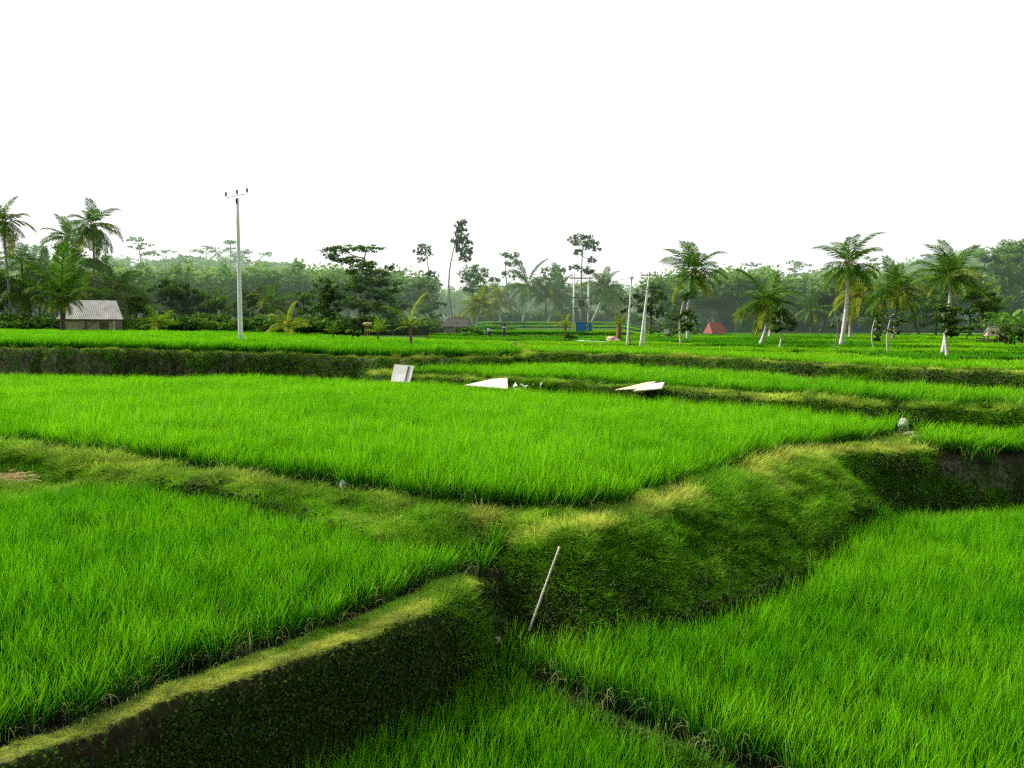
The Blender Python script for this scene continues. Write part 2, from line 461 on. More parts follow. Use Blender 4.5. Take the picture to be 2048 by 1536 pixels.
# ------------------------------------------------------------------ mesh helpers
class MB:
    def __init__(s):
        s.v = []; s.f = []; s.c = []; s.n = 0

    def add(s, v, f, c=(0.5, 0.5, 0)):
        v = np.asarray(v, float).reshape(-1, 3)
        s.v.append(v)
        s.f += [tuple(i + s.n for i in q) for q in f]
        c = np.asarray(c, float)
        if c.ndim == 1: c = np.tile(c, (len(v), 1))
        s.c.append(c)
        s.n += len(v)

    def box(s, c, d, R=None, col=(0.5, 0.5, 0)):
        c = np.array(c, float); d = np.array(d, float) / 2
        v = np.array([[x, y, z] for x in (-1, 1) for y in (-1, 1) for z in (-1, 1)]) * d
        if R is not None: v = v @ np.array(R.to_3x3()).T
        s.add(v + c, [(0, 1, 3, 2), (4, 6, 7, 5), (0, 4, 5, 1), (2, 3, 7, 6), (0, 2, 6, 4), (1, 5, 7, 3)], col)

    def hexa(s, pts, col=(0.5, 0.5, 0)):
        """8 corners: bottom loop of 4, top loop of 4"""
        s.add(pts, [(3, 2, 1, 0), (4, 5, 6, 7), (0, 1, 5, 4), (1, 2, 6, 5), (2, 3, 7, 6), (3, 0, 4, 7)], col)

    def tube(s, pts, rad, seg=8, col=(0.5, 0.5, 0), cap=True):
        pts = np.asarray(pts, float); n = len(pts)
        rad = np.broadcast_to(np.asarray(rad, float), (n,))
        t = np.gradient(pts, axis=0); t /= np.linalg.norm(t, axis=1)[:, None] + 1e-9
        ref = np.array([0, 0, 1.0]) if abs(t[0][2]) < .9 else np.array([1.0, 0, 0])
        vs = []
        for i in range(n):
            a = np.cross(t[i], ref); a /= np.linalg.norm(a) + 1e-9
            b = np.cross(t[i], a)
            for k in range(seg):
                an = 2 * PI * k / seg
                vs.append(pts[i] + rad[i] * (math.cos(an) * a + math.sin(an) * b))
        f = []
        for i in range(n - 1):
            for k in range(seg):
                f.append((i * seg + k, i * seg + (k + 1) % seg, (i + 1) * seg + (k + 1) % seg, (i + 1) * seg + k))
        if cap:
            f.append(tuple(range(seg))[::-1]); f.append(tuple((n - 1) * seg + k for k in range(seg)))
        s.add(vs, f, col)

    def mesh(s, name, mat, smooth=False):
        me = bpy.data.meshes.new(name)
        v = np.concatenate(s.v) if s.v else np.zeros((0, 3))
        me.from_pydata(v.tolist(), [], s.f)
        c = np.concatenate(s.c)
        at = me.attributes.new('bl', 'FLOAT_COLOR', 'POINT')
        at.data.foreach_set('color', np.concatenate([c, np.ones((len(c), 1))], 1).astype(np.float32).ravel())
        if mat: me.materials.append(mat)
        if smooth: me.polygons.foreach_set('use_smooth', [True] * len(me.polygons))
        return me


def obj(name, me, parent=None, coll=None):
    o = bpy.data.objects.new(name, me)
    (coll or COL).objects.link(o)
    if parent is not None: o.parent = parent
    return o


def thing(name, label, cat, loc=(0, 0, 0), rz=0, group=None):
    o = bpy.data.objects.new(name, None)
    COL.objects.link(o)
    o.empty_display_size = .2
    o.location = loc; o.rotation_euler = (0, 0, rz)
    o['label'] = label; o['category'] = cat
    if group: o['group'] = group
    return o


def tag(o, label, cat=None, group=None, kind=None):
    if label: o['label'] = label
    if cat: o['category'] = cat
    if group: o['group'] = group
    if kind: o['kind'] = kind
    return o


# ------------------------------------------------------------------ ground sheet
def build_ground():
    r = [2.0]
    while r[-1] < 4.5: r.append(r[-1] * 1.03)
    while r[-1] < 62: r.append(r[-1] * 1.0062)
    while r[-1] < 300: r.append(r[-1] * 1.02)
    while r[-1] < 3500: r.append(r[-1] * 1.12)
    r = np.array(r)
    th = np.radians(np.linspace(-56, 56, 820))
    RR, TH = np.meshgrid(r, th, indexing='ij')
    x = (RR * np.sin(TH)).ravel(); y = (RR * np.cos(TH)).ravel()
    z, bed = ground(x, y)
    Pg = np.stack([x, y, z], 1).reshape(len(r), len(th), 3)
    dr = np.gradient(Pg, axis=0); dt = np.gradient(Pg, axis=1)
    nrm = np.cross(dr, dt); nrm /= np.linalg.norm(nrm, axis=2)[..., None] + 1e-12
    nrm[nrm[..., 2] < 0] *= -1
    nz = np.clip(nrm[..., 2], .02, 1).ravel()
    sl = np.sqrt(1 - nz ** 2) / nz
    steep = sstep(.75, 1.7, sl + (fbm(x * 2, y * 2, 51) - .5) * .6)
    # dryness: trodden tops of the bunds
    lip = np.zeros_like(x)
    for (poly, w), wd in ((L_pl, .34), (M_pl, .75), (N_pl, .5), (P_pl, .5), (T_pl, .4)):
        d, _ = sdf(poly, x, y)
        lip = np.maximum(lip, np.exp(-((d - wd * .35) / (wd * .55)) ** 2))
    lip0 = lip.copy()
    lip *= (1 - steep) * np.clip(fbm(x * 1.3, y * 1.3, 77) * 1.9 - .35, 0, 1)
    dT, _ = sdf(T_pl[0], x, y)
    pale = ((dT > -.7) & (dT < -.02) & (x < -2)) * np.clip(fbm(x * .5, z * 2, 88) * 2.4 - 1.0, 0, .5)
    dM, _ = sdf(M_pl[0], x, y)
    pale = np.maximum(pale, ((dM > -.7) & (dM < .02) & (x > 9.0) & (x < 11)) * np.clip(fbm(x * 1.8, z * 2.5, 97) * 3 - 1.1, 0, 1) * 1.1)
    pale = np.maximum(pale, ((dM > -.5) & (dM < .02) & (x > 11)) * np.clip(fbm(x * 1.5, y * .5, 98) * 3 - 1.3, 0, .7))
    nR, nT = RR.shape
    idx = np.arange(nR * nT).reshape(nR, nT)
    faces = np.stack([idx[:-1, :-1], idx[1:, :-1], idx[1:, 1:], idx[:-1, 1:]], -1).reshape(-1, 4)
    me = bpy.data.meshes.new('ground')
    me.vertices.add(len(x)); me.vertices.foreach_set('co', np.stack([x, y, z], 1).astype(np.float32).ravel())
    me.loops.add(faces.size); me.loops.foreach_set('vertex_index', faces[:, ::-1].astype(np.int32).ravel())
    me.polygons.add(len(faces)); me.polygons.foreach_set('loop_start', np.arange(0, faces.size, 4, dtype=np.int32))
    me.update(calc_edges=True)
    me.polygons.foreach_set('use_smooth', np.ones(len(faces), bool))
    at = me.attributes.new('tc', 'FLOAT_COLOR', 'POINT')
    at.data.foreach_set('color', np.stack([bed, steep, lip, pale], 1).astype(np.float32).ravel())
    me.materials.append(M['terrain'])
    o = obj('ground', me)
    tag(o, None, None, None, 'structure')
    dF, _ = sdf(F_pl[0], x, y)
    G = dict(P=Pg, n=nrm, bed=bed.reshape(nR, nT), sl=sl.reshape(nR, nT), lip=lip0.reshape(nR, nT), dF=dF.reshape(nR, nT), r=RR)
    return G


GRID = build_ground()

# ------------------------------------------------------------------ scattering of uncountable stuff
def scatter(name, pts, rot, scl, idx, tint, coll, label, category=None):
    me = bpy.data.meshes.new(name)
    n = len(pts)
    me.vertices.add(n); me.vertices.foreach_set('co', np.asarray(pts, np.float32).ravel())
    for an, tp, key, data in (('rot', 'FLOAT_VECTOR', 'vector', rot), ('scl', 'FLOAT_VECTOR', 'vector', scl), ('idx', 'INT', 'value', idx), ('tint', 'FLOAT', 'value', tint)):
        at = me.attributes.new(an, tp, 'POINT')
        at.data.foreach_set(key, np.asarray(data, np.int32 if tp == 'INT' else np.float32).ravel())
    o = obj(name, me)
    ng = bpy.data.node_groups.new(name + '_scatter', 'GeometryNodeTree')
    ng.interface.new_socket('Geometry', in_out='INPUT', socket_type='NodeSocketGeometry')
    ng.interface.new_socket('Geometry', in_out='OUTPUT', socket_type='NodeSocketGeometry')
    gi = ng.nodes.new('NodeGroupInput'); go = ng.nodes.new('NodeGroupOutput')
    ip = ng.nodes.new('GeometryNodeInstanceOnPoints')
    ci = ng.nodes.new('GeometryNodeCollectionInfo')
    ci.inputs['Collection'].default_value = coll
    ci.inputs['Separate Children'].default_value = True; ci.inputs['Reset Children'].default_value = True

    def na(nm, dt):
        q = ng.nodes.new('GeometryNodeInputNamedAttribute'); q.data_type = dt; q.inputs['Name'].default_value = nm
        return q.outputs['Attribute']
    L = ng.links.new
    L(gi.outputs[0], ip.inputs['Points']); L(ci.outputs[0], ip.inputs['Instance'])
    ip.inputs['Pick Instance'].default_value = True
    L(na('idx', 'INT'), ip.inputs['Instance Index'])
    L(na('rot', 'FLOAT_VECTOR'), ip.inputs['Rotation']); L(na('scl', 'FLOAT_VECTOR'), ip.inputs['Scale'])
    L(ip.outputs[0], go.inputs[0])
    md = o.modifiers.new('scatter', 'NODES'); md.node_group = ng
    tag(o, label, category, None, 'stuff')
    return o


def tuft(rng, n, height, spread, width, lean=.25, dead=0.0, splay=.5, segs=4, wind=.12):
    mb = MB()
    V = []; F = []; C = []
    for i in range(n):
        a = rng.uniform(0, 2 * PI); rr = spread * math.sqrt(rng.uniform())
        bx, by = rr * math.cos(a), rr * math.sin(a)
        a2 = a + rng.normal(0, .9)
        isd = rng.uniform() < dead
        h = height * rng.uniform(.62, 1.0)
        out = h * abs(rng.normal(0, lean)) + splay * rr
        bend = rng.uniform(.8, 2.4)
        stray = (not isd) and rng.uniform() < .010
        if stray: h *= 1.16; out += .16 * height
        if isd:
            h *= rng.uniform(.35, .7); out = h * rng.uniform(.5, 1.3)
        ca, sa = math.cos(a2), math.sin(a2)
        fa = rng.uniform(0, PI)
        wx, wy = math.cos(fa), math.sin(fa)
        w = width * rng.uniform(.7, 1.25)
        rnd = rng.uniform()
        ts = np.linspace(0, 1, segs + 1)
        row = []
        for t in ts:
            o = out * t ** (1 + bend * .6)
            zz = h * (t - .18 * (out / max(h, .01)) * t * t)
            if isd: zz = h * math.sin(min(PI * .85, t * PI * .8)) * .8
            p = np.array([bx + ca * o + wind * h * t ** 2, by + sa * o, zz])
            ww = w * (0.55 + .9 * t if t < .4 else 1.0 - max(0, (t - .45)) / .55 * .93) * .5
            row.append((p - np.array([wx, wy, 0]) * ww, p + np.array([wx, wy, 0]) * ww))
        b = len(V)
        for k, (p, q) in enumerate(row):
            V += [p, q]; C += [(ts[k], rnd, 1.0 if isd else (.75 * ts[k] if stray else 0.0))] * 2
        for k in range(segs):
            F.append((b + 2 * k, b + 2 * k + 1, b + 2 * k + 3, b + 2 * k + 2))
    mb.add(V, F, np.array(C))
    return mb


def proto_coll(name, meshes):
    c = bpy.data.collections.new(name)
    for i, me in enumerate(meshes):
        o = bpy.data.objects.new('%s_%02d' % (name, i), me)
        c.objects.link(o)
    return c


rg = np.random.default_rng(3)
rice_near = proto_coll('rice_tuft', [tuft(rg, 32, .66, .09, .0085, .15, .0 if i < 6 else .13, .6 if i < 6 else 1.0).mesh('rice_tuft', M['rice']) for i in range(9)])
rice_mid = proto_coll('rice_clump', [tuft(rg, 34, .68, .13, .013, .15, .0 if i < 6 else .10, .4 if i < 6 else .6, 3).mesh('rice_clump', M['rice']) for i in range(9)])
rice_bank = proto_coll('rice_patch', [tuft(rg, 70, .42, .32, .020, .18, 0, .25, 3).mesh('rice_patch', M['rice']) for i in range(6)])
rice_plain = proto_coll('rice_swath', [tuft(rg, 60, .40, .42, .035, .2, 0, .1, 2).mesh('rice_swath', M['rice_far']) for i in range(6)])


def fill(poly, sp, jit=.5, margin=.04, ymax=1e9):
    p = np.array(poly)
    x0, y0 = p.min(0); x1, y1 = p.max(0)
    x1 = min(x1, 60); x0 = max(x0, -60)
    gx, gy = np.meshgrid(np.arange(x0, x1, sp), np.arange(y0, min(y1, ymax), sp))
    x = gx.ravel() + RNG.uniform(-jit, jit, gx.size) * sp; y = gy.ravel() + RNG.uniform(-jit, jit, gx.size) * sp
    keep = (np.abs(x) < y * 1.05 + 1.0) & (y > 3.0)
    x, y = x[keep], y[keep]
    d, _ = sdf(poly, x, y)
    d = d + (vnoise(x * 2.2, y * 2.2, 61) - .5) * .22
    k = d > margin
    return x[k], y[k], d[k]


def plant(name, poly, sp, coll, label, hscale=1.0, nvar=6, edge=0.0, wide=1.0, lvl=None, margin=.0, bias=-0.08):
    x, y, d = fill(poly, sp, margin=margin)
    z, _ = ground(x, y)
    if lvl is not None:
        ok = z < CAMZ - lvl + (.34 if lvl in (hL, hR) else .16)
        x, y, d, z = x[ok], y[ok], d[ok], z[ok]
    n = len(x)
    big = fbm(x * .35, y * .35, 21); fine = vnoise(x * 1.7, y * 1.7, 23)
    hs = hscale * (.70 + .36 * big + .24 * fine + RNG.uniform(-.13, .13, n))
    idx = RNG.integers(0, nvar, n)
    if edge:
        e = d < edge
        idx[e] = RNG.integers(nvar, nvar + 3, e.sum())
        hs = hs * (1 - .08 * np.clip(1 - d / edge, 0, 1))
    rot = np.stack([RNG.normal(0, .05, n), RNG.normal(.03, .05, n), RNG.uniform(0, 2 * PI, n) * 0 + RNG.choice([0, .5, 1.0, -.5, -1.0, 3.1], n)], 1)
    sc = np.stack([np.full(n, wide), np.full(n, wide), hs], 1)
    tint = np.clip(1.42 - 2.2 * (fbm(x * .4, y * .55, 41) * .55 + fbm(x * 2.1, y * 2.1, 43) * .45) + RNG.normal(0, .18, n) - bias, 0, 1) * .95
    return scatter(name, np.stack([x, y, z - .01], 1), rot, sc, idx, tint, coll, label)


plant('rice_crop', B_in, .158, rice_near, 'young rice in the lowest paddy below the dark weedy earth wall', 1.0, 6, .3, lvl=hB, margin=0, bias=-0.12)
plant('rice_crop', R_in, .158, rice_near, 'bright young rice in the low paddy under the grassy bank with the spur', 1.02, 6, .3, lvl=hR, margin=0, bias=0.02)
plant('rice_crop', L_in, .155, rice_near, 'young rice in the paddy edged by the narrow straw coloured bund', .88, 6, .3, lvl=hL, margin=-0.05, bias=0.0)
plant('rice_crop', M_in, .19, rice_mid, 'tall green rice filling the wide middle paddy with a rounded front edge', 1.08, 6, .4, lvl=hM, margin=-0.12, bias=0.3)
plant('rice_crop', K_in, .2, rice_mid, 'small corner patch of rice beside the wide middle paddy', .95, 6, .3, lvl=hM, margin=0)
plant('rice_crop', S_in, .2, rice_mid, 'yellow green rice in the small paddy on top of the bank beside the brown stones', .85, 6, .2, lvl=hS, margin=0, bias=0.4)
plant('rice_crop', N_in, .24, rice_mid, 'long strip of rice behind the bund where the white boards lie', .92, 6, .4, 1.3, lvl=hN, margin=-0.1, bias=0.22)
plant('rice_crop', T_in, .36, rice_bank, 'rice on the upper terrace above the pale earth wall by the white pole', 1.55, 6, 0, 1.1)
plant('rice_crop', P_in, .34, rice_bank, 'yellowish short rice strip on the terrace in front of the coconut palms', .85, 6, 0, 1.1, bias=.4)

# far plain: low rice in strips parted by bunds
rxy = RNG.uniform(0, 1, (60000, 2))
yy = 26 * (135 / 26) ** rxy[:, 0]
yy = np.sqrt(26 ** 2 + (132 ** 2 - 26 ** 2) * rxy[:, 0])
xx = (rxy[:, 1] * 2 - 1) * .74 * yy
dF, _ = sdf(F_pl[0], xx, yy)
strip = (yy + .10 * xx + 1.6 * fbm(xx * .05, yy * .02, 5)) / (3.2 + yy * .045)
fr = strip - np.floor(strip)
cross = (xx + .2 * yy) / 13.0
cf = cross - np.floor(cross)
az = xx / yy
lim = np.where(az < -.10, 74, 124)
keep = (dF > .8) & (fr > .36) & (yy < lim) & ((cf > .06) | (yy > 70)) & ~((az < -.1) & (yy < 60))
xx, yy, st = xx[keep], yy[keep], strip[keep]
zz, _ = ground(xx, yy)
n = len(xx)
tn = np.clip(.32 + (_hash(np.floor(st).astype(np.int64), np.floor(cross[keep]).astype(np.int64), 9) - .4) * .9, 0, 1)
scatter('rice_crop', np.stack([xx, yy, zz - .02], 1), np.stack([np.zeros(n), np.zeros(n), RNG.uniform(0, 6.28, n)], 1),
        np.stack([np.full(n, 1.15), np.full(n, 1.15), RNG.uniform(.7, 1.05, n)], 1), RNG.integers(0, 6, n), tn, rice_plain,
        'short rice in thin parallel strips on the distant plain around the palms')

# grass on bunds and banks
gr = np.random.default_rng(11)
grass_c = proto_coll('grass_tuft', [tuft(gr, 40, .085 if i < 4 else .15, .10, .007, .5, .04, .9, 2 if i < 4 else 3, .05).mesh('grass_tuft', M['grass']) for i in range(7)])


def bank_points(n, wfun, r1=56):
    """random points on the ground surface itself, so steep faces get their share; denser close to the path"""
    G_ = GRID
    c = lambda a: (a[:-1, :-1] + a[1:, :-1] + a[1:, 1:] + a[:-1, 1:]) / 4
    A = np.linalg.norm(np.cross(G_['P'][1:, :-1] - G_['P'][:-1, :-1], G_['P'][:-1, 1:] - G_['P'][:-1, :-1]), axis=2)
    rr, bed_, sl_, dF_ = c(G_['r']), c(G_['bed']), c(G_['sl']), c(G_['dF'])
    wgt = A / np.maximum(rr, 7) ** 2 * wfun(bed_, sl_, rr) * (rr > 4.8) * (rr < r1) * (dF_ < .5)
    wgt = wgt.ravel() / wgt.sum()
    k = np.searchsorted(np.cumsum(wgt), RNG.uniform(0, 1, n)); k = np.clip(k, 0, wgt.size - 1)
    i_, j_ = np.unravel_index(k, A.shape)
    u = RNG.uniform(0, 1, n); v = RNG.uniform(0, 1, n)

    def bl(a):
        uu, vv = (u[:, None], v[:, None]) if a.ndim == 3 else (u, v)
        return a[i_, j_] * (1 - uu) * (1 - vv) + a[i_ + 1, j_] * uu * (1 - vv) + a[i_ + 1, j_ + 1] * uu * vv + a[i_, j_ + 1] * (1 - uu) * vv
    return bl(G_['P']), bl(G_['n']), bl(G_['sl']), bl(G_['lip']), bl(G_['r'])


def lean_rot(nr, amt, jit):
    """rotation that tips a tuft from upright towards the surface normal"""
    h = np.hypot(nr[:, 0], nr[:, 1]) + 1e-6
    ang = np.arctan2(h, nr[:, 2]) * amt
    return np.stack([-nr[:, 1] / h * ang + RNG.normal(0, jit, len(nr)), nr[:, 0] / h * ang + RNG.normal(0, jit, len(nr)), RNG.uniform(-.8, .8, len(nr))], 1)


pt_, nr_, sl, lip, r = bank_points(190000, lambda b, q, rr: (b < .3) * (1 - np.where(rr > 24, .30, np.where(rr > 14, .40, .95)) * sstep(.9, 1.7, q)))
x, y, z = pt_.T
xT, _ = sdf(T_pl[0], x, y)
bare = (x > 9.1) & (x < 10.9) & (y > 16.6) & (y < 18.4) & (z < CAMZ - hM - .10) & (z > CAMZ - hM - .75)
cover = np.clip(1.25 - .35 * bare - .75 * lip * np.clip(fbm(x * 1.1, y * 1.1, 77) * 2.4 - .9, 0, 1) - .08 * ((xT < -.08) & (xT > -1.2) & (x < -3)) - .40 * np.maximum(sl - 1.2, 0) + (fbm(x * 1.6, y * 1.6 + z * 2, 71) - .5) * 1.6, .12, 1)
keep = RNG.uniform(0, 1, len(x)) < cover
pt_, nr_, sl, lip, r = [q[keep] for q in (pt_, nr_, sl, lip, r)]
x, y, z = pt_.T
n = len(x)
dry = np.clip(fbm(x * 1.1, y * 1.1, 77) * 2.4 - .75, 0, 1)
dL, _ = sdf(L_pl[0], x, y)
lipL = np.exp(-((dL - .10) / .17) ** 2) * (z > CAMZ - hL - .15)
where_ = np.where((x < -.3) & (y > 9.5) & (y < 21), .30, np.where(y > 19, .5, 1.0))
face = sstep(.28, .75, sl)
patch = fbm(x * .8 + 3, y * .8 + z, 201)
base = (.34 - .24 * face) + (patch - .5) * (.5 - .15 * face)
base = np.where(y > 22, base + .10, base)
tint = np.clip(base + where_ * lip ** 1.5 * (.40 + .8 * dry) * (1 - face) + .48 * lipL + .22 * dry * (1 - lip) * (1 - .75 * face) + RNG.normal(0, .09, n), 0, 1)
lush = fbm(x * .7, y * .7, 79)
s = .78 * np.clip(r / 11, .85, 1.6) * (.5 + .8 * fbm(x * .8, y * .8, 73)) * RNG.uniform(.7, 1.3, n)
idx = np.where((lush > .54) & (lip < .5), RNG.integers(4, 7, n), RNG.integers(0, 4, n))
lng = RNG.uniform(0, 1, n) < .07
s = s * (1 - .28 * face) * np.where((y < 11) & (dL > -.3), .58, 1.0)
idx = np.where(lng, RNG.integers(4, 7, n), idx)
s = np.where(lng, s * RNG.uniform(1.0, 1.7, n), s)
rot = lean_rot(nr_, .62, .12)
P3 = [np.stack([x, y, z - .012], 1)]; R3 = [rot]; S3 = [s]; I3 = [idx]; T3 = [tint]
for (px, py, rad, k, sc_) in ((1490, 985, .55, 260, 2.3), (1450, 1000, .4, 140, 2.0), (1290, 1065, .45, 110, 1.7), (1130, 1105, .35, 90, 1.8), (930, 1290, .3, 90, 1.7), (960, 1330, .3, 70, 1.5),
                              (860, 1040, .5, 70, 1.5), (600, 1010, .6, 70, 1.4), (1240, 1010, .4, 50, 1.3), (1050, 1130, .3, 70, 1.6), (1190, 1210, .35, 60, 1.6), (1660, 1130, .5, 60, 1.5), (20, 930, .9, 90, 1.6)):
    Ys = np.linspace(6, 30, 1200); xs = (px - 1024) / FPX * Ys
    zg, _ = ground(xs, Ys); zl_ = CAMZ + ray(px, py)[2] / ray(px, py)[1] * Ys
    q = int(np.argmax(zg > zl_))
    a_ = RNG.normal(0, rad * .5, (k, 2)) + np.array([xs[q], Ys[q]])
    zq, _ = ground(a_[:, 0], a_[:, 1])
    P3.append(np.stack([a_[:, 0], a_[:, 1], zq - .02], 1)); R3.append(np.stack([RNG.normal(.35, .25, k), RNG.normal(.1, .25, k), RNG.uniform(-1, 1, k)], 1))
    S3.append(.75 * sc_ * RNG.uniform(.6, 1.2, k)); I3.append(RNG.integers(4, 7, k)); T3.append(np.clip(RNG.normal(.25, .12, k), 0, 1))
P3 = np.concatenate(P3); R3 = np.concatenate(R3); S3 = np.concatenate(S3); I3 = np.concatenate(I3); T3 = np.concatenate(T3)
print('grass tufts', len(P3))
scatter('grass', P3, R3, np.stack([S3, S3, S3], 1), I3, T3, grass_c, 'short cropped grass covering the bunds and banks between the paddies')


# small broad weeds on the steep walls
def weed_mesh(rng, n, size):
    mb = MB()
    for i in range(n):
        c = rng.normal(0, .05, 3); c[2] = abs(c[2])
        a = rng.uniform(0, 2 * PI); e = rng.uniform(-.3, .9)
        d = np.array([math.cos(a) * math.cos(e), math.sin(a) * math.cos(e), math.sin(e)])
        s_ = np.array([-math.sin(a), math.cos(a), 0])
        L = size * rng.uniform(.5, 1.2); w = L * .38
        mb.add([c, c + d * L * .5 + s_ * w, c + d * L - np.array([0, 0, .1 * L]), c + d * L * .5 - s_ * w], [(0, 1, 2, 3)], (rng.uniform(), rng.uniform(), .9 if rng.uniform() < .10 else 0))
    return mb


weed_c = proto_coll('weed_sprig', [weed_mesh(rg, 9, .055).mesh('weed_sprig', M['weed']) for i in range(6)])
pt_, nr_, sl, lip, r = bank_points(50000, lambda b, q, rr: (b < .4) * sstep(.7, 1.6, q), 44)
x, y, z = pt_.T
keep = RNG.uniform(0, 1, len(x)) < np.clip(fbm((x + y) * 1.5, z * 1.8 + x * .3, 93) * 2.6 - .75, .12, 1)
keep &= ~((x > 9.1) & (x < 10.9) & (y > 16.6) & (y < 18.4) & (z > CAMZ - hM - .75) & (RNG.uniform(0, 1, len(x)) < .85))
dL, _ = sdf(L_pl[0], x, y)
keep &= ~((y < 11) & (z > CAMZ - hL - .05) & (dL > -.06))
pt_, nr_, r = pt_[keep], nr_[keep], r[keep]
n = len(pt_)
print('weeds', n)
s = np.clip(r / 10, .7, 1.4) * RNG.uniform(.4, 1.15, n)
scatter('weeds', pt_, lean_rot(nr_, .95, .3), np.stack([s, s, s], 1), RNG.integers(0, 6, n), np.zeros(n), weed_c, 'small leafy weeds growing on the steep dark earth walls')


pt_, nr_, sl, lip, r = bank_points(5500, lambda b, q, rr: (b < .2) * (q < 1.5), 26)
x, y, z = pt_.T
keep = (RNG.uniform(0, 1, len(x)) < np.clip(fbm(x * .9, y * .9, 191) * 3.4 - 1.5, 0, 1)) & (lip < .6)
pt_, nr_, r = pt_[keep], nr_[keep], r[keep]
n = len(pt_)
s = RNG.uniform(.35, .75, n) * np.where(r < 9, .7, 1)
herb_c = proto_coll('herb_sprig', [weed_mesh(rg, 14, .06).mesh('herb_sprig', M['leaf_bright']) for i in range(4)])
scatter('weeds', pt_ + np.array([0, 0, .03]), lean_rot(nr_, .6, .3), np.stack([s, s, s], 1), RNG.integers(0, 4, n), np.zeros(n), herb_c, 'patches of brighter broad leaved weeds among the cropped bank grass')


# ------------------------------------------------------------------ palms
def frond_mesh(rng, L, droop, mat, nl=30, warm=0.0, width=.30, v=0.0, bright=.5):
    """a feather leaf leaving the origin along +X, arching down by droop radians"""
    mb = MB()
    n = 12
    ts = np.linspace(0, 1, n)
    ang = -droop * ts ** 1.4
    pts = [np.zeros(3)]
    for i in range(1, n):
        a = (ang[i] + ang[i - 1]) / 2
        pts.append(pts[-1] + np.array([math.cos(a), 0, math.sin(a)]) * L / (n - 1))
    pts = np.array(pts)
    mb.tube(pts, np.linspace(.035, .008, n) * L / 3, 4, (.75, .6, min(1, .35 + warm)), False)
    for i in range(nl):
        t = .14 + .86 * (i + rng.uniform(0, .6)) / nl
        k = min(t * (n - 1), n - 1.001); j = int(k); p = pts[j] + (pts[j + 1] - pts[j]) * (k - j)
        tg = pts[j + 1] - pts[j]; tg /= np.linalg.norm(tg)
        up = np.array([-tg[2], 0, tg[0]])
        ll = L * width * (math.sin(PI * min(1, (.18 + .80 * t))) ** .6 * .85 + .15) * rng.uniform(.8, 1.1)
        for sgn in (-1, 1):
            fw = .35 + .75 * t
            d = tg * fw + np.array([0, sgn, 0]) * (1 - .35 * t) + up * (v + rng.normal(0, .10))
            d /= np.linalg.norm(d)
            hang = np.array([0, 0, -1.0])
            p1 = p + d * ll * .5 + hang * ll * .10
            p2 = p + d * ll * .85 + hang * ll * (.42 + rng.uniform(0, .15))
            w = .013 * L * rng.uniform(.8, 1.3)
            s_ = tg * w
            c = (np.clip(bright + rng.normal(0, .22), 0, 1), rng.uniform(), np.clip(warm + (t > .75) * warm * .8 + rng.normal(0, .1), 0, 1) if warm > 0 else 0)
            mb.add([p - s_ * .6, p + s_ * .6, p1 + s_, p1 - s_, p2], [(0, 1, 2, 3), (3, 2, 4)], c)
    return mb.mesh('frond', mat)


fr_rng = np.random.default_rng(21)
FR = {}
for kind, mat, warm in (('g', 'palm', 0.0), ('y', 'palm', .35), ('j', 'palm_young', .06), ('o', 'palm_young', .38)):
    FR[kind] = [[frond_mesh(fr_rng, 1.0, dr, M[mat], 38, warm if dr < 1.6 else min(1, warm + .25), .34, v, b) for _ in range(2)]
                for dr, v, b in ((.35, .5, .65), (.8, .35, .6), (1.25, .2, .5), (1.7, .05, .35), (2.1, 0, .3))]


def curve_pts(p0, p1, bend, n=9):
    p0, p1 = np.array(p0, float), np.array(p1, float)
    ts = np.linspace(0, 1, n)
    off = np.array(bend)
    return np.array([p0 + (p1 - p0) * t + off * math.sin(PI * t) for t in ts])


PALMS = 'coconut palms around the rice terraces'


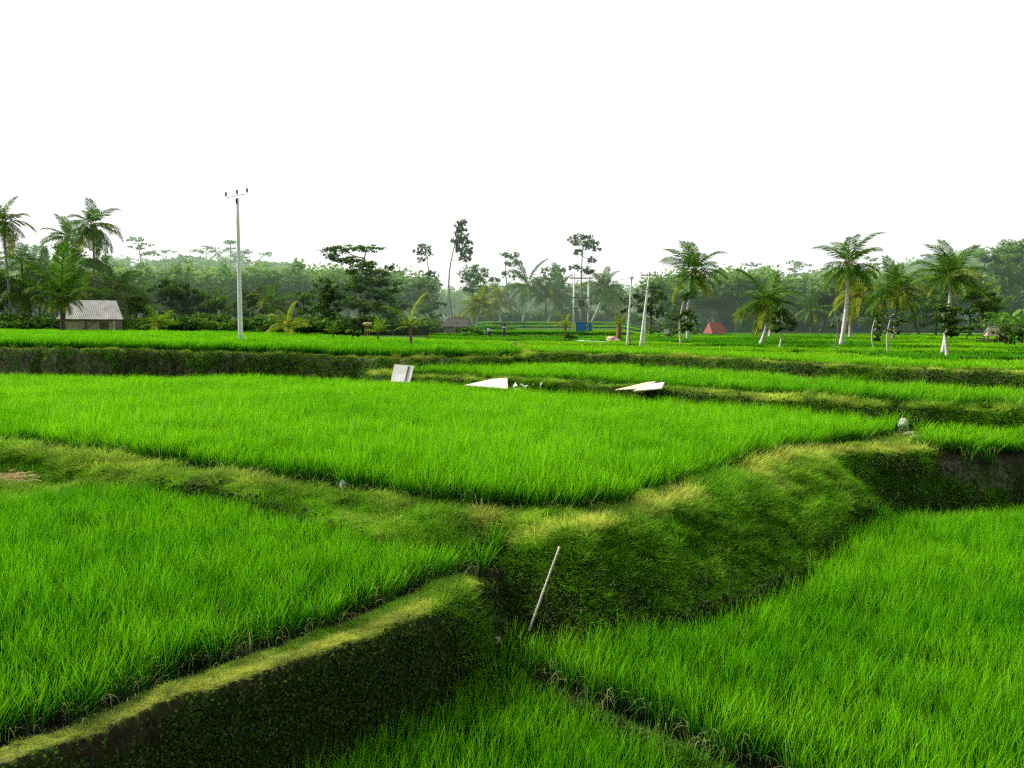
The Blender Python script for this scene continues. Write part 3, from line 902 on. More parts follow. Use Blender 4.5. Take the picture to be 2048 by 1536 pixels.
def palm(px, Y, top_py, crown_py, rad_px, label, base_px=None, n=20, kind='g', bend=0.0, seed=0, young=False, trunk='trunk_pale', tr=.16, spread=1.0, group=PALMS, nuts=False, lo=-.62, zbase=None):
    """coconut palm: trunk from the ground to the crown seen at row crown_py, fronds as parts"""
    rng = np.random.default_rng(100 + seed)
    x0, y0 = Q(base_px if base_px is not None else px, Y)
    zb = gz(x0, y0) - .05 if zbase is None else zbase
    x1, _ = Q(px, Y)
    z1 = ZT(crown_py, Y)
    t = thing('coconut_palm' if not young else 'young_palm', label, 'palm', (x0, y0, zb), 0, group)
    top = np.array([x1 - x0, rng.normal(0, .1), max(.25, z1 - zb)])
    pts = curve_pts((0, 0, 0), top, (bend, 0, 0), 12)
    mb = MB()
    k = np.linspace(0, 1, 12)
    mb.tube(pts, tr * (1.0 - .38 * k + .28 * np.exp(-k * 14)), 10)
    obj('trunk', mb.mesh('trunk', M[trunk], True), t)
    R = rad_px * (.82 if px > 1300 else 1.0) / FPX * Y
    mb = MB()
    for i in range(14):
        a = rng.uniform(0, 6.28); e = rng.uniform(-.3, 1.1); l = R * rng.uniform(.10, .22)
        d = np.array([math.cos(a) * math.cos(e), math.sin(a) * math.cos(e), math.sin(e)])
        mb.tube([top - np.array([0, 0, .12 * R]), top + d * l * .6, top + d * l], [tr * .55, tr * .3, tr * .12], 5)
    obj('leaf_bases', mb.mesh('leaf_bases', M['husk']), t)
    zt = (ZT(top_py, Y) - z1)
    Lup = max(zt / .95, R * .8)
    ga = rng.uniform(0, 6.28)
    droop_ = rng.uniform(.8, 1.2); lo = lo + rng.normal(0, .12)
    n = int(n * rng.uniform(.82, 1.12))
    for i in range(n):
        u = i / (n - 1)                      # 0 newest, upright; 1 oldest, hanging
        az_ = ga + i * 2.39996
        el = 1.38 + (lo - 1.38) * u ** .85 + rng.normal(0, .10)
        L = (Lup * (1 - u) ** 2.6 + R * 1.12 * (1 - (1 - u) ** 2.6)) * rng.uniform(.85, 1.10)
        L = max(L, R * .8)
        if rng.uniform() < .10: L *= rng.uniform(.6, .8)
        kd = int(np.clip((.15 + .75 * math.sin(PI * min(.9, u + .15)) * spread * droop_) * 3.2 + rng.normal(0, .4), 0, 4))
        if el < -.25: kd = min(kd, 2)
        if el < -.7: kd = min(kd, 1)
        kk = kind
        if kind == 'g' and u > .72 and rng.uniform() < .55: kk = 'y'
        if kind == 'j' and rng.uniform() < .25: kk = 'o'
        me = FR[kk][kd][rng.integers(0, 2)]
        o = obj('frond', me, t)
        o.location = tuple(top + np.array([0, 0, .02 * R * (1 - u)]))
        o.scale = (L, L, L)
        o.rotation_mode = 'XYZ'
        o.rotation_euler = (rng.normal(0, .35), -el, az_)
    if nuts:
        for i in range(7):
            a = rng.uniform(0, 6.28)
            mb = MB(); sphere(mb, (0, 0, 0), .13, (.9, .9, 1.2), 8, 6)
            o = obj('coconut', mb.mesh('coconut', M['nut'], True), t)
            o.location = tuple(top + np.array([math.cos(a) * .26, math.sin(a) * .26, -.28 - rng.uniform(0, .3)]))
    return t


def sphere(mb, c, r, sc=(1, 1, 1), nu=12, nv=8, jit=0, rng=None, col=(.5, .5, 0)):
    v = []; f = []
    for j in range(nv + 1):
        ph = PI * j / nv
        for i in range(nu):
            t_ = 2 * PI * i / nu
            q = 1 + (rng.normal(0, jit) if rng is not None and 0 < j < nv else 0)
            v.append((c[0] + r * sc[0] * q * math.sin(ph) * math.cos(t_), c[1] + r * sc[1] * q * math.sin(ph) * math.sin(t_), c[2] + r * sc[2] * q * math.cos(ph)))
    for j in range(nv):
        for i in range(nu):
            f.append((j * nu + i, (j + 1) * nu + i, (j + 1) * nu + (i + 1) % nu, j * nu + (i + 1) % nu))
    mb.add(v, f, col)


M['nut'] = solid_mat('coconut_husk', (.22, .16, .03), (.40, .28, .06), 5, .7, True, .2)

# right row of palms on the plain
palm(1385, 75, 460, 545, 72, 'tall coconut palm with a bunch of nuts behind the two tiered dark sapling', 1376, 24, 'g', -.3, 1, nuts=True)
palm(1532, 61, 528, 608, 78, 'leaning coconut palm with a white curved trunk base and drooping crown', 1519, 24, 'g', .25, 2, lo=-.5)
palm(1545, 84, 545, 600, 55, 'coconut palm standing right behind the leaning white trunked palm', 1538, 18, 'g', 0, 3)
palm(1692, 57, 443, 530, 72, 'tallest coconut palm of the open plain with a pale S curved trunk', 1681, 22, 'g', .12, 4, lo=-.85)
palm(1712, 84, 528, 592, 70, 'yellowish coconut palm hidden behind the tallest palm of the plain', 1700, 20, 'y', -.35, 5)
palm(1790, 76, 512, 582, 76, 'coconut palm with a broad yellow fringed crown and a dark slim trunk', 1783, 24, 'g', .2, 6, trunk='trunk_mid')
palm(1896, 43, 468, 556, 76, 'coconut palm with a thick pale trunk wrapped by a dark bushy sapling', 1884, 24, 'g', .1, 7, nuts=True, tr=.115)
# centre
palm(1055, 116, 510, 572, 46, 'coconut palm with an upright crown and thin trunk on the raised centre terrace', 1043, 20, 'g', .2, 8)
palm(1118, 118, 530, 585, 44, 'dark coconut palm leaning right on the raised centre terrace', 1093, 18, 'g', .2, 9, trunk='trunk_mid')
palm(1208, 112, 528, 578, 48, 'coconut palm leaning right behind the transformer poles', 1180, 22, 'g', .2, 10)
palm(958, 104, 560, 612, 44, 'yellowish low coconut palm beside the dark thatched hut', 952, 20, 'y', 0, 11)
palm(1000, 116, 560, 600, 38, 'short coconut palm among the trees on the raised centre terrace', 1000, 18, 'y', 0, 12)
palm(545, 92, 552, 610, 52, 'dark coconut palm between the white pole and the wide spreading tree', 548, 18, 'g', 0, 13)
# left
palm(20, 88, 380, 447, 58, 'tall coconut palm with a thin leaning trunk at the outer edge of the grove', 27, 22, 'g', 0, 14, trunk='trunk_mid')
palm(196, 92, 390, 452, 58, 'tall coconut palm with hanging dead fronds above the grey roofed hut', 192, 24, 'g', 0, 15, trunk='trunk_mid', lo=-1.2)
palm(145, 96, 425, 475, 50, 'coconut palm half hidden behind the tall palm above the hut roof', 150, 18, 'g', 0, 16, trunk='trunk_mid')
palm(130, 70, 470, 596, 34, 'big bushy palm with a stout base standing in front of the hut', 128, 30, 'g', 0, 17, False, 'trunk_dark', .26, .75, lo=-.70)
palm(240, 92, 505, 575, 56, 'dark feathery palm behind the grey roofed hut', 240, 18, 'g', 0, 18, trunk='trunk_mid')
palm(65, 90, 520, 590, 55, 'low dark palm among the grove between the tall palm and the hut', 65, 18, 'g', 0, 19, trunk='trunk_dark')
for i, (px, Y, t_, c_, r_, lab) in enumerate([
    (98, 95, 500, 552, 46, 'dark palm rising between the two tall palms of the grove'),
    (50, 92, 468, 520, 44, 'palm with a ragged crown just right of the tall thin leaning one'),
    (-12, 90, 500, 560, 50, 'dark palm cut by the picture edge at the outer grove'),
    (172, 90, 545, 590, 40, 'low dark palm peeping over the hut roof'),
    (288, 96, 560, 606, 40, 'dark palm in the thicket right of the hut'),
    (432, 98, 565, 612, 42, 'dark palm in the thicket left of the white pole'),
    (1090, 116, 545, 590, 36, 'small palm beside the dark leaning one on the centre terrace'),
    (1240, 118, 560, 600, 34, 'small palm right of the transformer poles'),
    (1620, 100, 575, 622, 40, 'dim palm in the shade between the leaning and the tallest palm'),
    (1870, 95, 545, 598, 44, 'dim palm behind the thick trunked palm with nuts'),
    (1985, 96, 570, 618, 42, 'dim palm above the thatched field shelter'),
]):
    palm(px, Y, t_, c_, r_, lab, None, 18, 'g', .1, 60 + i, trunk='trunk_dark', tr=.13)
# young palms on the terrace edge
Y_G = 'young coconut palms along the terrace edge'
palm(322, 78, 610, 652, 34, 'young yellow green palm between the hut and the white pole', 320, 12, 'j', 0, 20, True, 'husk', .12, .8, Y_G, lo=.0)
palm(578, 56, 610, 655, 46, 'young palm with a bright yellow arching frond right of the white pole', 578, 12, 'o', 0, 21, True, 'husk', .10, .9, Y_G, lo=.1)
palm(668, 50, 640, 666, 18, 'tiny dark green palm seedling in the rice', 668, 9, 'g', 0, 22, True, 'husk', .06, .7, Y_G, lo=.4)
palm(757, 47, 628, 664, 30, 'small young palm with spread fronds beside the yellow bag on sticks', 757, 10, 'j', 0, 23, True, 'husk', .08, .8, Y_G, lo=.3)
palm(822, 42, 575, 655, 34, 'upright young palm with two tall fronds and a brown stem on a grassy mound', 822, 10, 'j', 0, 24, True, 'husk', .10, .7, Y_G, lo=.1)
palm(1130, 68, 622, 652, 22, 'orange yellow young palm in front of the blue tarpaulin', 1129, 10, 'o', 0, 25, True, 'husk', .12, .8, Y_G, lo=.1)
palm(1238, 70, 618, 650, 16, 'short palm with a shaggy orange stem beside the pale slab', 1237, 10, 'j', 0, 26, True, 'husk', .30, .6, Y_G, lo=.5)


# ------------------------------------------------------------------ broadleaf trees
def leaves(mb, rng, c, r, n, size, light=.5, warm=0.0, shell=.55, upbias=.3):
    c = np.array(c, float); r = np.array(r, float)
    for i in range(n):
        d = rng.normal(0, 1, 3); d /= np.linalg.norm(d)
        rad = rng.uniform() ** (1 - shell * .8)
        p = c + d * r * rad
        nrm = d * .6 + rng.normal(0, .6, 3) + np.array([0, 0, upbias]); nrm /= np.linalg.norm(nrm)
        a = np.cross(nrm, rng.normal(0, 1, 3)); a /= np.linalg.norm(a) + 1e-9
        b = np.cross(nrm, a)
        s_ = size * rng.uniform(.55, 1.3)
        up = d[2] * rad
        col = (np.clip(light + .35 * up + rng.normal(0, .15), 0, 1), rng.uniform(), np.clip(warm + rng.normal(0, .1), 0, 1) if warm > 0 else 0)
        mb.add([p - a * s_, p + b * s_ * .45, p + a * s_, p - b * s_ * .45], [(0, 1, 2, 3)], col)


def tree(px, Y, clumps, label, name='tree', base_px=None, mat='leaf_mid', tmat='trunk_mid', tr=.14, size=.22, dens=1.0, seed=0, warm=0.0, group=None, join_py=None, cat='tree', zbase=None):
    """clumps: (px, py, half width px, half height px) as the crown shows in the photograph; depth follows the width"""
    rng = np.random.default_rng(500 + seed)
    x0, y0 = Q(base_px if base_px is not None else px, Y)
    zb = gz(x0, y0) - .08 if zbase is None else zbase
    t = thing(name, label, cat, (x0, y0, zb), 0, group)
    cs = []
    for (a, b, hw, hh) in clumps:
        x1, _ = Q(a, Y)
        w = hw / FPX * Y; h = hh / FPX * Y
        cs.append((np.array([x1 - x0, rng.normal(0, .35) * w * (len(clumps) > 1) * 2, ZT(b, Y) - zb]), np.array([w, w, h])))
    top = max(cs, key=lambda q: q[0][2])[0]
    low = min(q[0][2] - q[1][2] for q in cs)
    mb = MB()
    pts = curve_pts((0, 0, 0), top, (rng.normal(0, .04) * top[2], 0, 0), 10)
    mb.tube(pts, tr * (1 - .8 * np.linspace(0, 1, 10)) + .015, 8)
    for c, r in cs:
        # a limb from the stem into each clump, with twigs
        k = int(np.clip(np.searchsorted(pts[:, 2], c[2] - max(r[2] * 1.2, abs(c[0] - top[0]) * .5)), 2, 8))
        q = pts[k]
        if np.linalg.norm(c - q) > .3:
            mb.tube(curve_pts(q, c, (0, 0, -.06 * np.linalg.norm(c - q)), 6), np.linspace(tr * .42, .02, 6), 6)
        for j in range(4):
            e = c + rng.normal(0, .45, 3) * r
            mb.tube([c * .6 + q * .4, c * .5 + e * .5 + rng.normal(0, .05, 3), e], [tr * .18 + .01, .015, .008], 4)
    obj('trunk', mb.mesh('trunk', M[tmat], True), t)
    mb = MB()
    for c, r in cs:
        vol = r[0] * r[2] * 4
        # break each clump into leafy sprays so the outline stays ragged
        ns = max(6, int(11 * dens))
        for j in range(ns):
            d = rng.normal(0, 1, 3); d /= np.linalg.norm(d)
            cc = c + d * r * rng.uniform(.25, 1.15) * np.array([1.15, 1.15, .9])
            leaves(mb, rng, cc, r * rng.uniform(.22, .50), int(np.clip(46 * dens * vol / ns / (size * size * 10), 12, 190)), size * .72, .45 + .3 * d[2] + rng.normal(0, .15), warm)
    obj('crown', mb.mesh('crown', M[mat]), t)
    return t


# the wide flat-layered tree
tree(720, 92, [(690, 500, 34, 9), (735, 497, 26, 8), (668, 512, 16, 10), (700, 520, 30, 9), (730, 530, 34, 10), (715, 545, 30, 9), (760, 545, 28, 9), (785, 535, 12, 6), (740, 562, 34, 10),
               (775, 565, 24, 10), (790, 580, 16, 7), (715, 575, 22, 10), (760, 590, 24, 12), (740, 612, 34, 16), (700, 605, 26, 14)],
     'wide layered tree with flat airy tiers of leaves spreading above the terrace', 'spreading_tree', 722, 'leaf_mid', 'trunk_mid', .22, .19, 1.9, 1, join_py=600)
tree(918, 108, [(925, 445, 9, 8), (922, 460, 14, 10), (918, 480, 13, 10), (932, 482, 14, 12), (922, 497, 12, 10), (936, 502, 13, 12), (930, 517, 12, 8)],
     'tallest thin tree with a bare pale stem and narrow tufted top', 'slender_tree', 912, 'leaf_dark', 'trunk_mid', .13, .24, 1.9, 2)
tree(850, 104, [(850, 492, 12, 8), (842, 505, 10, 8), (858, 505, 10, 7), (848, 520, 9, 8), (862, 548, 12, 8), (838, 570, 10, 10), (862, 575, 10, 12), (850, 590, 10, 8)],
     'spindly sparse tree beside the upright young palm', 'slender_tree', 856, 'leaf_dark', 'trunk_mid', .10, .20, 1.2, 3)
tree(1165, 110, [(1165, 472, 16, 7), (1150, 480, 12, 8), (1182, 484, 12, 8), (1165, 490, 22, 9), (1190, 497, 10, 7), (1152, 505, 10, 8), (1180, 520, 10, 7), (1150, 535, 12, 7), (1168, 540, 14, 7), (1180, 545, 8, 6)],
     'tall open topped tree rising behind the transformer poles', 'slender_tree', 1161, 'leaf_dark', 'trunk_mid', .13, .22, 1.5, 4)
tree(945, 112, [(948, 538, 20, 12), (935, 556, 16, 14), (958, 556, 18, 14), (945, 578, 24, 14)], 'bright green bushy tree right of the tallest thin tree', 'bushy_tree', 945, 'leaf_bright', 'trunk_mid', .16, .24, 1.6, 5)
tree(1028, 118, [(1010, 510, 9, 7), (1028, 512, 10, 8), (1035, 525, 9, 9), (1018, 528, 7, 6), (1012, 548, 8, 7), (1032, 550, 10, 10)], 'thin ragged tree with scattered leaf clumps behind the upright palm', 'slender_tree', 1030, 'leaf_mid', 'trunk_mid', .12, .22, 1.5, 6)
tree(985, 118, [(985, 560, 14, 10), (978, 580, 16, 14), (995, 590, 16, 14), (985, 612, 20, 14)], 'dark rounded tree between the bright bushy tree and the centre palms', 'bushy_tree', 985, 'leaf_dark', 'trunk_dark', .15, .24, 1.0, 7)
tree(1110, 122, [(1095, 545, 14, 12), (1118, 540, 16, 12), (1105, 562, 20, 14), (1128, 565, 14, 14), (1110, 590, 26, 18), (1125, 615, 20, 18)], 'dense dark tree behind the leaning centre palm', 'bushy_tree', 1110, 'leaf_dark', 'trunk_dark', .18, .26, 1.1, 8)
tree(1215, 120, [(1212, 565, 16, 14), (1225, 585, 18, 16), (1205, 605, 22, 18), (1225, 622, 20, 16)], 'dense dark tree behind the palm at the transformer poles', 'bushy_tree', 1215, 'leaf_dark', 'trunk_dark', .18, .26, 1.1, 9)
tree(1172, 122, [(1165, 578, 16, 12), (1175, 600, 18, 14), (1160, 620, 18, 14)], 'dark leafy tree between the two transformer poles', 'bushy_tree', 1170, 'leaf_dark', 'trunk_dark', .18, .24, 1.0, 10)
tree(1300, 92, [(1300, 575, 18, 10), (1275, 590, 16, 14), (1318, 590, 18, 14), (1300, 605, 28, 14), (1280, 620, 20, 14), (1318, 622, 18, 16), (1298, 640, 18, 10)], 'broad dark tree right behind the concrete pole with crossarms', 'bushy_tree', 1300, 'leaf_dark', 'trunk_dark', .18, .22, 1.1, 11, .05)
# pruned saplings on the plain
tree(1372, 58, [(1370, 588, 9, 8), (1372, 597, 10, 7), (1355, 635, 14, 9), (1385, 635, 14, 9), (1370, 625, 14, 9), (1372, 650, 22, 10), (1368, 660, 12, 6)], 'sapling with a two tiered dark crown and bare pole stem', 'sapling', 1363, 'leaf_dark', 'trunk_pale', .07, .14, 1.8, 12)
tree(1560, 52, [(1560, 622, 18, 11), (1550, 640, 16, 12), (1575, 642, 16, 12), (1562, 655, 20, 9), (1548, 660, 12, 6)], 'sapling with a rounded dark crown beside the leaning palm trunk', 'sapling', 1557, 'leaf_dark', 'trunk_pale', .06, .14, 1.62, 13)
tree(1755, 50, [(1750, 628, 6, 6), (1753, 640, 9, 9), (1755, 655, 11, 10), (1757, 668, 10, 8), (1755, 677, 7, 6)], 'narrow bright topped sapling on a thin stick between two palms', 'sapling', 1749, 'leaf_mid', 'trunk_pale', .03, .12, 1.2, 14)
tree(1785, 46, [(1778, 632, 10, 6), (1795, 640, 9, 6), (1782, 648, 10, 6), (1775, 662, 9, 5), (1798, 664, 7, 5)], 'sparse sapling with a thin pale stem under the broad yellow fringed palm', 'sapling', 1777, 'leaf_dark', 'trunk_pale', .045, .11, 1.08, 15)
tree(1896, 40, [(1888, 614, 16, 9), (1903, 622, 16, 10), (1890, 636, 20, 12), (1906, 645, 16, 11), (1892, 658, 15, 9), (1903, 668, 8, 6)], 'dark bushy sapling with a straight cream stem against the thick palm trunk', 'sapling', 1896, 'leaf_dark', 'trunk_pale', .085, .12, 2.16, 16)
tree(1667, 48, [(1672, 640, 7, 5), (1664, 652, 5, 4)], 'nearly leafless thin sapling left of the tallest palm', 'sapling', 1664, 'leaf_mid', 'trunk_mid', .035, .09, .5, 17)
tree(1256, 60, [(1252, 600, 10, 10), (1262, 612, 10, 9), (1250, 618, 9, 8)], 'small dark leafy tree hugging the thin pole', 'sapling', 1262, 'leaf_dark', 'trunk_mid', .06, .14, .9, 18)
# left grove and bushes
lt = [
    (85, 96, [(85, 560, 26, 16), (60, 580, 22, 18), (110, 590, 20, 18), (85, 612, 34, 18)], 'leaf_dark', 'dense dark tree filling the grove behind the bushy palm'),
    (10, 92, [(12, 540, 22, 18), (-10, 570, 22, 18), (28, 580, 20, 20), (8, 615, 30, 20)], 'leaf_dark', 'dark tree at the foot of the tall palm at the grove edge'),
    (175, 98, [(172, 515, 26, 16), (200, 530, 22, 18), (160, 545, 20, 18), (188, 565, 30, 18)], 'leaf_dark', 'dark rounded tree directly above the hut roof'),
    (210, 96, [(210, 585, 24, 18), (240, 600, 20, 16)], 'leaf_mid', 'mid green tree behind the right end of the hut roof'),
    (270, 90, [(268, 600, 22, 14), (285, 615, 20, 14), (262, 630, 24, 14)], 'leaf_mid', 'leafy bush tree right of the hut'),
    (345, 92, [(340, 572, 22, 14), (365, 585, 22, 16), (325, 595, 20, 16), (350, 612, 32, 18), (335, 635, 26, 12)], 'leaf_dark', 'dark dense tree behind the young yellow green palm'),
    (410, 94, [(400, 600, 22, 14), (425, 610, 20, 14), (410, 630, 28, 14)], 'leaf_dark', 'low dark tree between the dense tree and the white pole'),
    (450, 92, [(440, 605, 18, 14), (458, 620, 16, 14), (445, 638, 20, 10)], 'leaf_mid', 'rusty green bush tree left of the white pole'),
    (512, 94, [(505, 595, 16, 16), (520, 612, 18, 14), (510, 632, 24, 12)], 'leaf_dark', 'dark bush tree right of the white pole'),
    (612, 92, [(610, 605, 16, 14), (620, 622, 18, 14), (605, 638, 22, 10)], 'leaf_mid', 'green bush tree behind the young palm with yellow frond'),
    (660, 90, [(660, 575, 17, 12), (650, 592, 14, 14), (668, 595, 16, 14), (660, 615, 20, 14), (655, 634, 16, 10)], 'leaf_dark', 'dark columnar tree left of the wide layered tree'),
    (785, 96, [(785, 600, 16, 12), (800, 615, 16, 12), (780, 630, 22, 14)], 'leaf_dark', 'dark low tree under the right tip of the wide layered tree'),
    (860, 102, [(868, 612, 14, 10), (850, 622, 14, 10), (862, 636, 20, 9)], 'leaf_mid', 'low green bush at the foot of the spindly tree'),
    (1640, 104, [(1640, 590, 30, 18), (1610, 610, 28, 18), (1665, 615, 26, 18), (1638, 640, 40, 16)], 'leaf_dark', 'dark wall of a tree between the leaning and the tallest palm'),
    (1745, 100, [(1745, 600, 26, 16), (1725, 622, 24, 18), (1765, 630, 24, 16), (1745, 648, 30, 10)], 'leaf_mid', 'green tree behind the narrow sapling'),
    (1840, 96, [(1835, 600, 30, 12), (1860, 615, 26, 14), (1825, 628, 28, 14), (1850, 645, 30, 12)], 'leaf_mid', 'wide layered green tree between the two rightward palms'),
    (1450, 112, [(1450, 590, 26, 20), (1420, 600, 20, 18), (1475, 612, 22, 18), (1450, 632, 30, 16)], 'leaf_mid', 'hazy green tree above the red roof'),
    (1345, 104, [(1345, 610, 14, 14), (1352, 630, 18, 14), (1340, 648, 16, 8)], 'leaf_mid', 'green bush tree left of the red roof'),
    (1940, 90, [(1930, 590, 26, 18), (1960, 600, 26, 20), (1940, 622, 30, 16), (1975, 630, 26, 16)], 'leaf_mid', 'rounded green tree behind the thatched field shelter'),
    (1960, 112, [(1950, 520, 30, 18), (1985, 540, 28, 20), (1935, 548, 26, 20), (1965, 568, 36, 20)], 'leaf_far', 'tall pale bamboo like tree on the right hillside'),
    (2030, 110, [(2020, 500, 20, 14), (2045, 490, 24, 18), (2030, 525, 30, 20), (2010, 550, 26, 22), (2050, 560, 30, 24)], 'leaf_far', 'tall tree at the top of the right hillside'),
]
for i, (px, Y, cl, mat, lab) in enumerate(lt):
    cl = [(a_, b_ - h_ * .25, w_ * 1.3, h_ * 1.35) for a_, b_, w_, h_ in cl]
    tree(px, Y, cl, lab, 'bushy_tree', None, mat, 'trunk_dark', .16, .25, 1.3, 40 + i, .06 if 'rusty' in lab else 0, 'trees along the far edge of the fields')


# emergent umbrella trees on the hill line
def umbrella(px, Y, py, hw, seed, label):
    rng = np.random.default_rng(900 + seed)
    cl = []
    for j in range(5):
        cl.append((px + rng.normal(0, hw * .5), py + 4 + j * 7 + rng.normal(0, 3), hw * rng.uniform(.4, .65), 4.5))
    cl = [(a_, b_ - (15 if px < 700 else 9), w_, h_) for a_, b_, w_, h_ in cl]
    tree(px, Y, cl, label, 'umbrella_tree', None, 'leaf_far', 'trunk_mid', .22, .42, .9, 200 + seed, 0, 'umbrella trees on the hazy skyline')


for i, (px, Y, py, hw, lab) in enumerate([
    (285, 165, 493, 32, 'pale umbrella tree on the skyline right of the tall left palms'),
    (350, 175, 515, 34, 'flat umbrella tree on the skyline midway between the hut and the pole'),
    (420, 185, 508, 34, 'umbrella tree on the skyline left of the white pole'),
    (465, 185, 492, 28, 'highest pale umbrella tree touching the white pole'),
    (520, 185, 515, 36, 'wide umbrella tree on the skyline right of the white pole'),
    (590, 195, 548, 26, 'small hazy umbrella tree left of the wide layered tree'),
    (1445, 175, 545, 34, 'hazy umbrella tree behind the palm with nuts'),
    (1500, 170, 538, 30, 'umbrella tree above the red roof on the skyline'),
    (1575, 165, 530, 36, 'wide umbrella tree behind the leaning palm crown'),
    (1650, 170, 545, 34, 'pale umbrella tree left of the tallest palm'),
    (1600, 175, 560, 30, 'lower hazy umbrella tree between two palms'),
    (1290, 185, 570, 20, 'hazy umbrella tree behind the two concrete poles'),
    (75, 170, 500, 32, 'pale umbrella tree behind the tall palm at the grove edge'),
    (1760, 165, 525, 30, 'umbrella tree behind the broad yellow fringed palm'),
    (1845, 160, 520, 26, 'umbrella tree on the hill between the two rightward palms'),
]):
    umbrella(px, Y, py, hw, i, lab)


# the wood on the hills behind: reads as one mass
def wood_tree(rng, kind):
    mb = MB()
    if kind == 0:      # round crown, height 1
        for j in range(9):
            d = rng.normal(0, 1, 3); d /= np.linalg.norm(d)
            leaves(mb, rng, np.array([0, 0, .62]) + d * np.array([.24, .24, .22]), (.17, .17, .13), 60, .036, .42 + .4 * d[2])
    elif kind == 1:    # umbrella
        for j in range(10):
            a = rng.uniform(0, 6.28); q = rng.uniform(.05, .42)
            leaves(mb, rng, (math.cos(a) * q, math.sin(a) * q, .88 - rng.uniform(0, .32) - q * .2), (.16, .16, .035), 50, .034, .62)
            mb.tube([(0, 0, .35), (math.cos(a) * q * .6, math.sin(a) * q * .6, .66), (math.cos(a) * q, math.sin(a) * q, .84)], [.016, .009, .005], 4, (.95, .9, .35))
        mb.tube([(0, 0, 0), (.02, 0, .4)], [.022, .016], 5, (.9, .8, .3))
    elif kind == 2:    # palm
        for j in range(15):
            a = j * 2.4; el = 1.2 - 1.9 * j / 14
            d = np.array([math.cos(a) * math.cos(el), math.sin(a) * math.cos(el), math.sin(el)])
            for t_ in np.linspace(.1, 1, 14):
                p = np.array([0, 0, .75]) + d * .30 * t_ - np.array([0, 0, .16 * t_ * t_])
                s_ = np.array([-math.sin(a), math.cos(a), 0])
                for sg in (-1, 1):
                    e = p + s_ * sg * .07 * (1.1 - t_ * .6) - np.array([0, 0, .05]) + d * .03
                    mb.add([p, p + d * .016, e], [(0, 1, 2)], (rng.uniform(.2, .6), rng.uniform(), 0))
        mb.tube([(0, 0, 0), (0, 0, .75)], [.018, .012], 5, (.6, .6, .3))
    else:              # tall narrow
        for j in range(10):
            leaves(mb, rng, (rng.normal(0, .07), rng.normal(0, .07), .25 + .7 * j / 10), (.16 - .008 * j, .16 - .008 * j, .08), 50, .034, .35 + .03 * j)
    return mb.mesh('wood_tree', M['leaf_far'])


wr = np.random.default_rng(77)
wood_c = proto_coll('wood_tree', [wood_tree(wr, k) for k in (0, 0, 0, 1, 1, 1, 2, 2, 3, 3)])
n = 3400
az = wr.uniform(-.95, .95, n)
yy = np.where(wr.uniform(0, 1, n) < .45, wr.uniform(108, 160, n), wr.uniform(150, 330, n))
mid = (az > -.12) & (az < .19)
yy = np.where(mid, wr.uniform(150, 330, n), yy)
xx = az * yy
zz, _ = ground(xx, yy)
hgt = wr.uniform(6.5, 11.0, n) + 2.5 * fbm(xx * .03, yy * .03, 15)
hgt = np.where((yy < 160), hgt * .88, hgt) * np.where(mid, .85, 1)
kidx = wr.integers(0, 10, n)
kidx = np.where((yy < 150) & (kidx >= 3) & (kidx <= 5) & (wr.uniform(0, 1, n) < .85), 0, kidx)
wd = wr.uniform(.85, 1.3, n) * hgt
scatter('woods', np.stack([xx, yy, zz - .3], 1), np.stack([np.zeros(n), np.zeros(n), wr.uniform(0, 6.28, n)], 1), np.stack([wd, wd, hgt], 1), kidx, np.zeros(n), wood_c,
        'hazy tropical forest covering the hills behind the fields')

# undergrowth at the foot of the tree line
def bush_mesh(rng, mat):
    mb = MB()
    for j in range(7):
        d = rng.normal(0, 1, 3); d /= np.linalg.norm(d)
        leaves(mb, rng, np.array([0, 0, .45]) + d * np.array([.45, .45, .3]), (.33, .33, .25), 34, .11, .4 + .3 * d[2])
    return mb.mesh('bush', M[mat])


bush_c = proto_coll('bush', [bush_mesh(wr, m_) for m_ in ('leaf_dark', 'leaf_mid', 'leaf_bright', 'leaf_bright', 'leaf_mid')])
n = 900
az = wr.uniform(-.8, .8, n)
edge_y = np.interp(az, [-.8, -.5, -.25, -.10, -.06, .14, .2, .5, .8], [86, 84, 84, 94, 116, 122, 112, 108, 92])
yy = edge_y + np.abs(wr.normal(0, 6, n))
xx = az * yy
zz, _ = ground(xx, yy)
sc = wr.uniform(.8, 2.6, n)
scatter('undergrowth', np.stack([xx, yy, zz - .1], 1), np.stack([np.zeros(n), np.zeros(n), wr.uniform(0, 6.28, n)], 1), np.stack([sc * 1.2, sc * 1.2, sc], 1), wr.integers(0, 5, n), np.zeros(n), bush_c,
        'bushy undergrowth along the foot of the tree line')


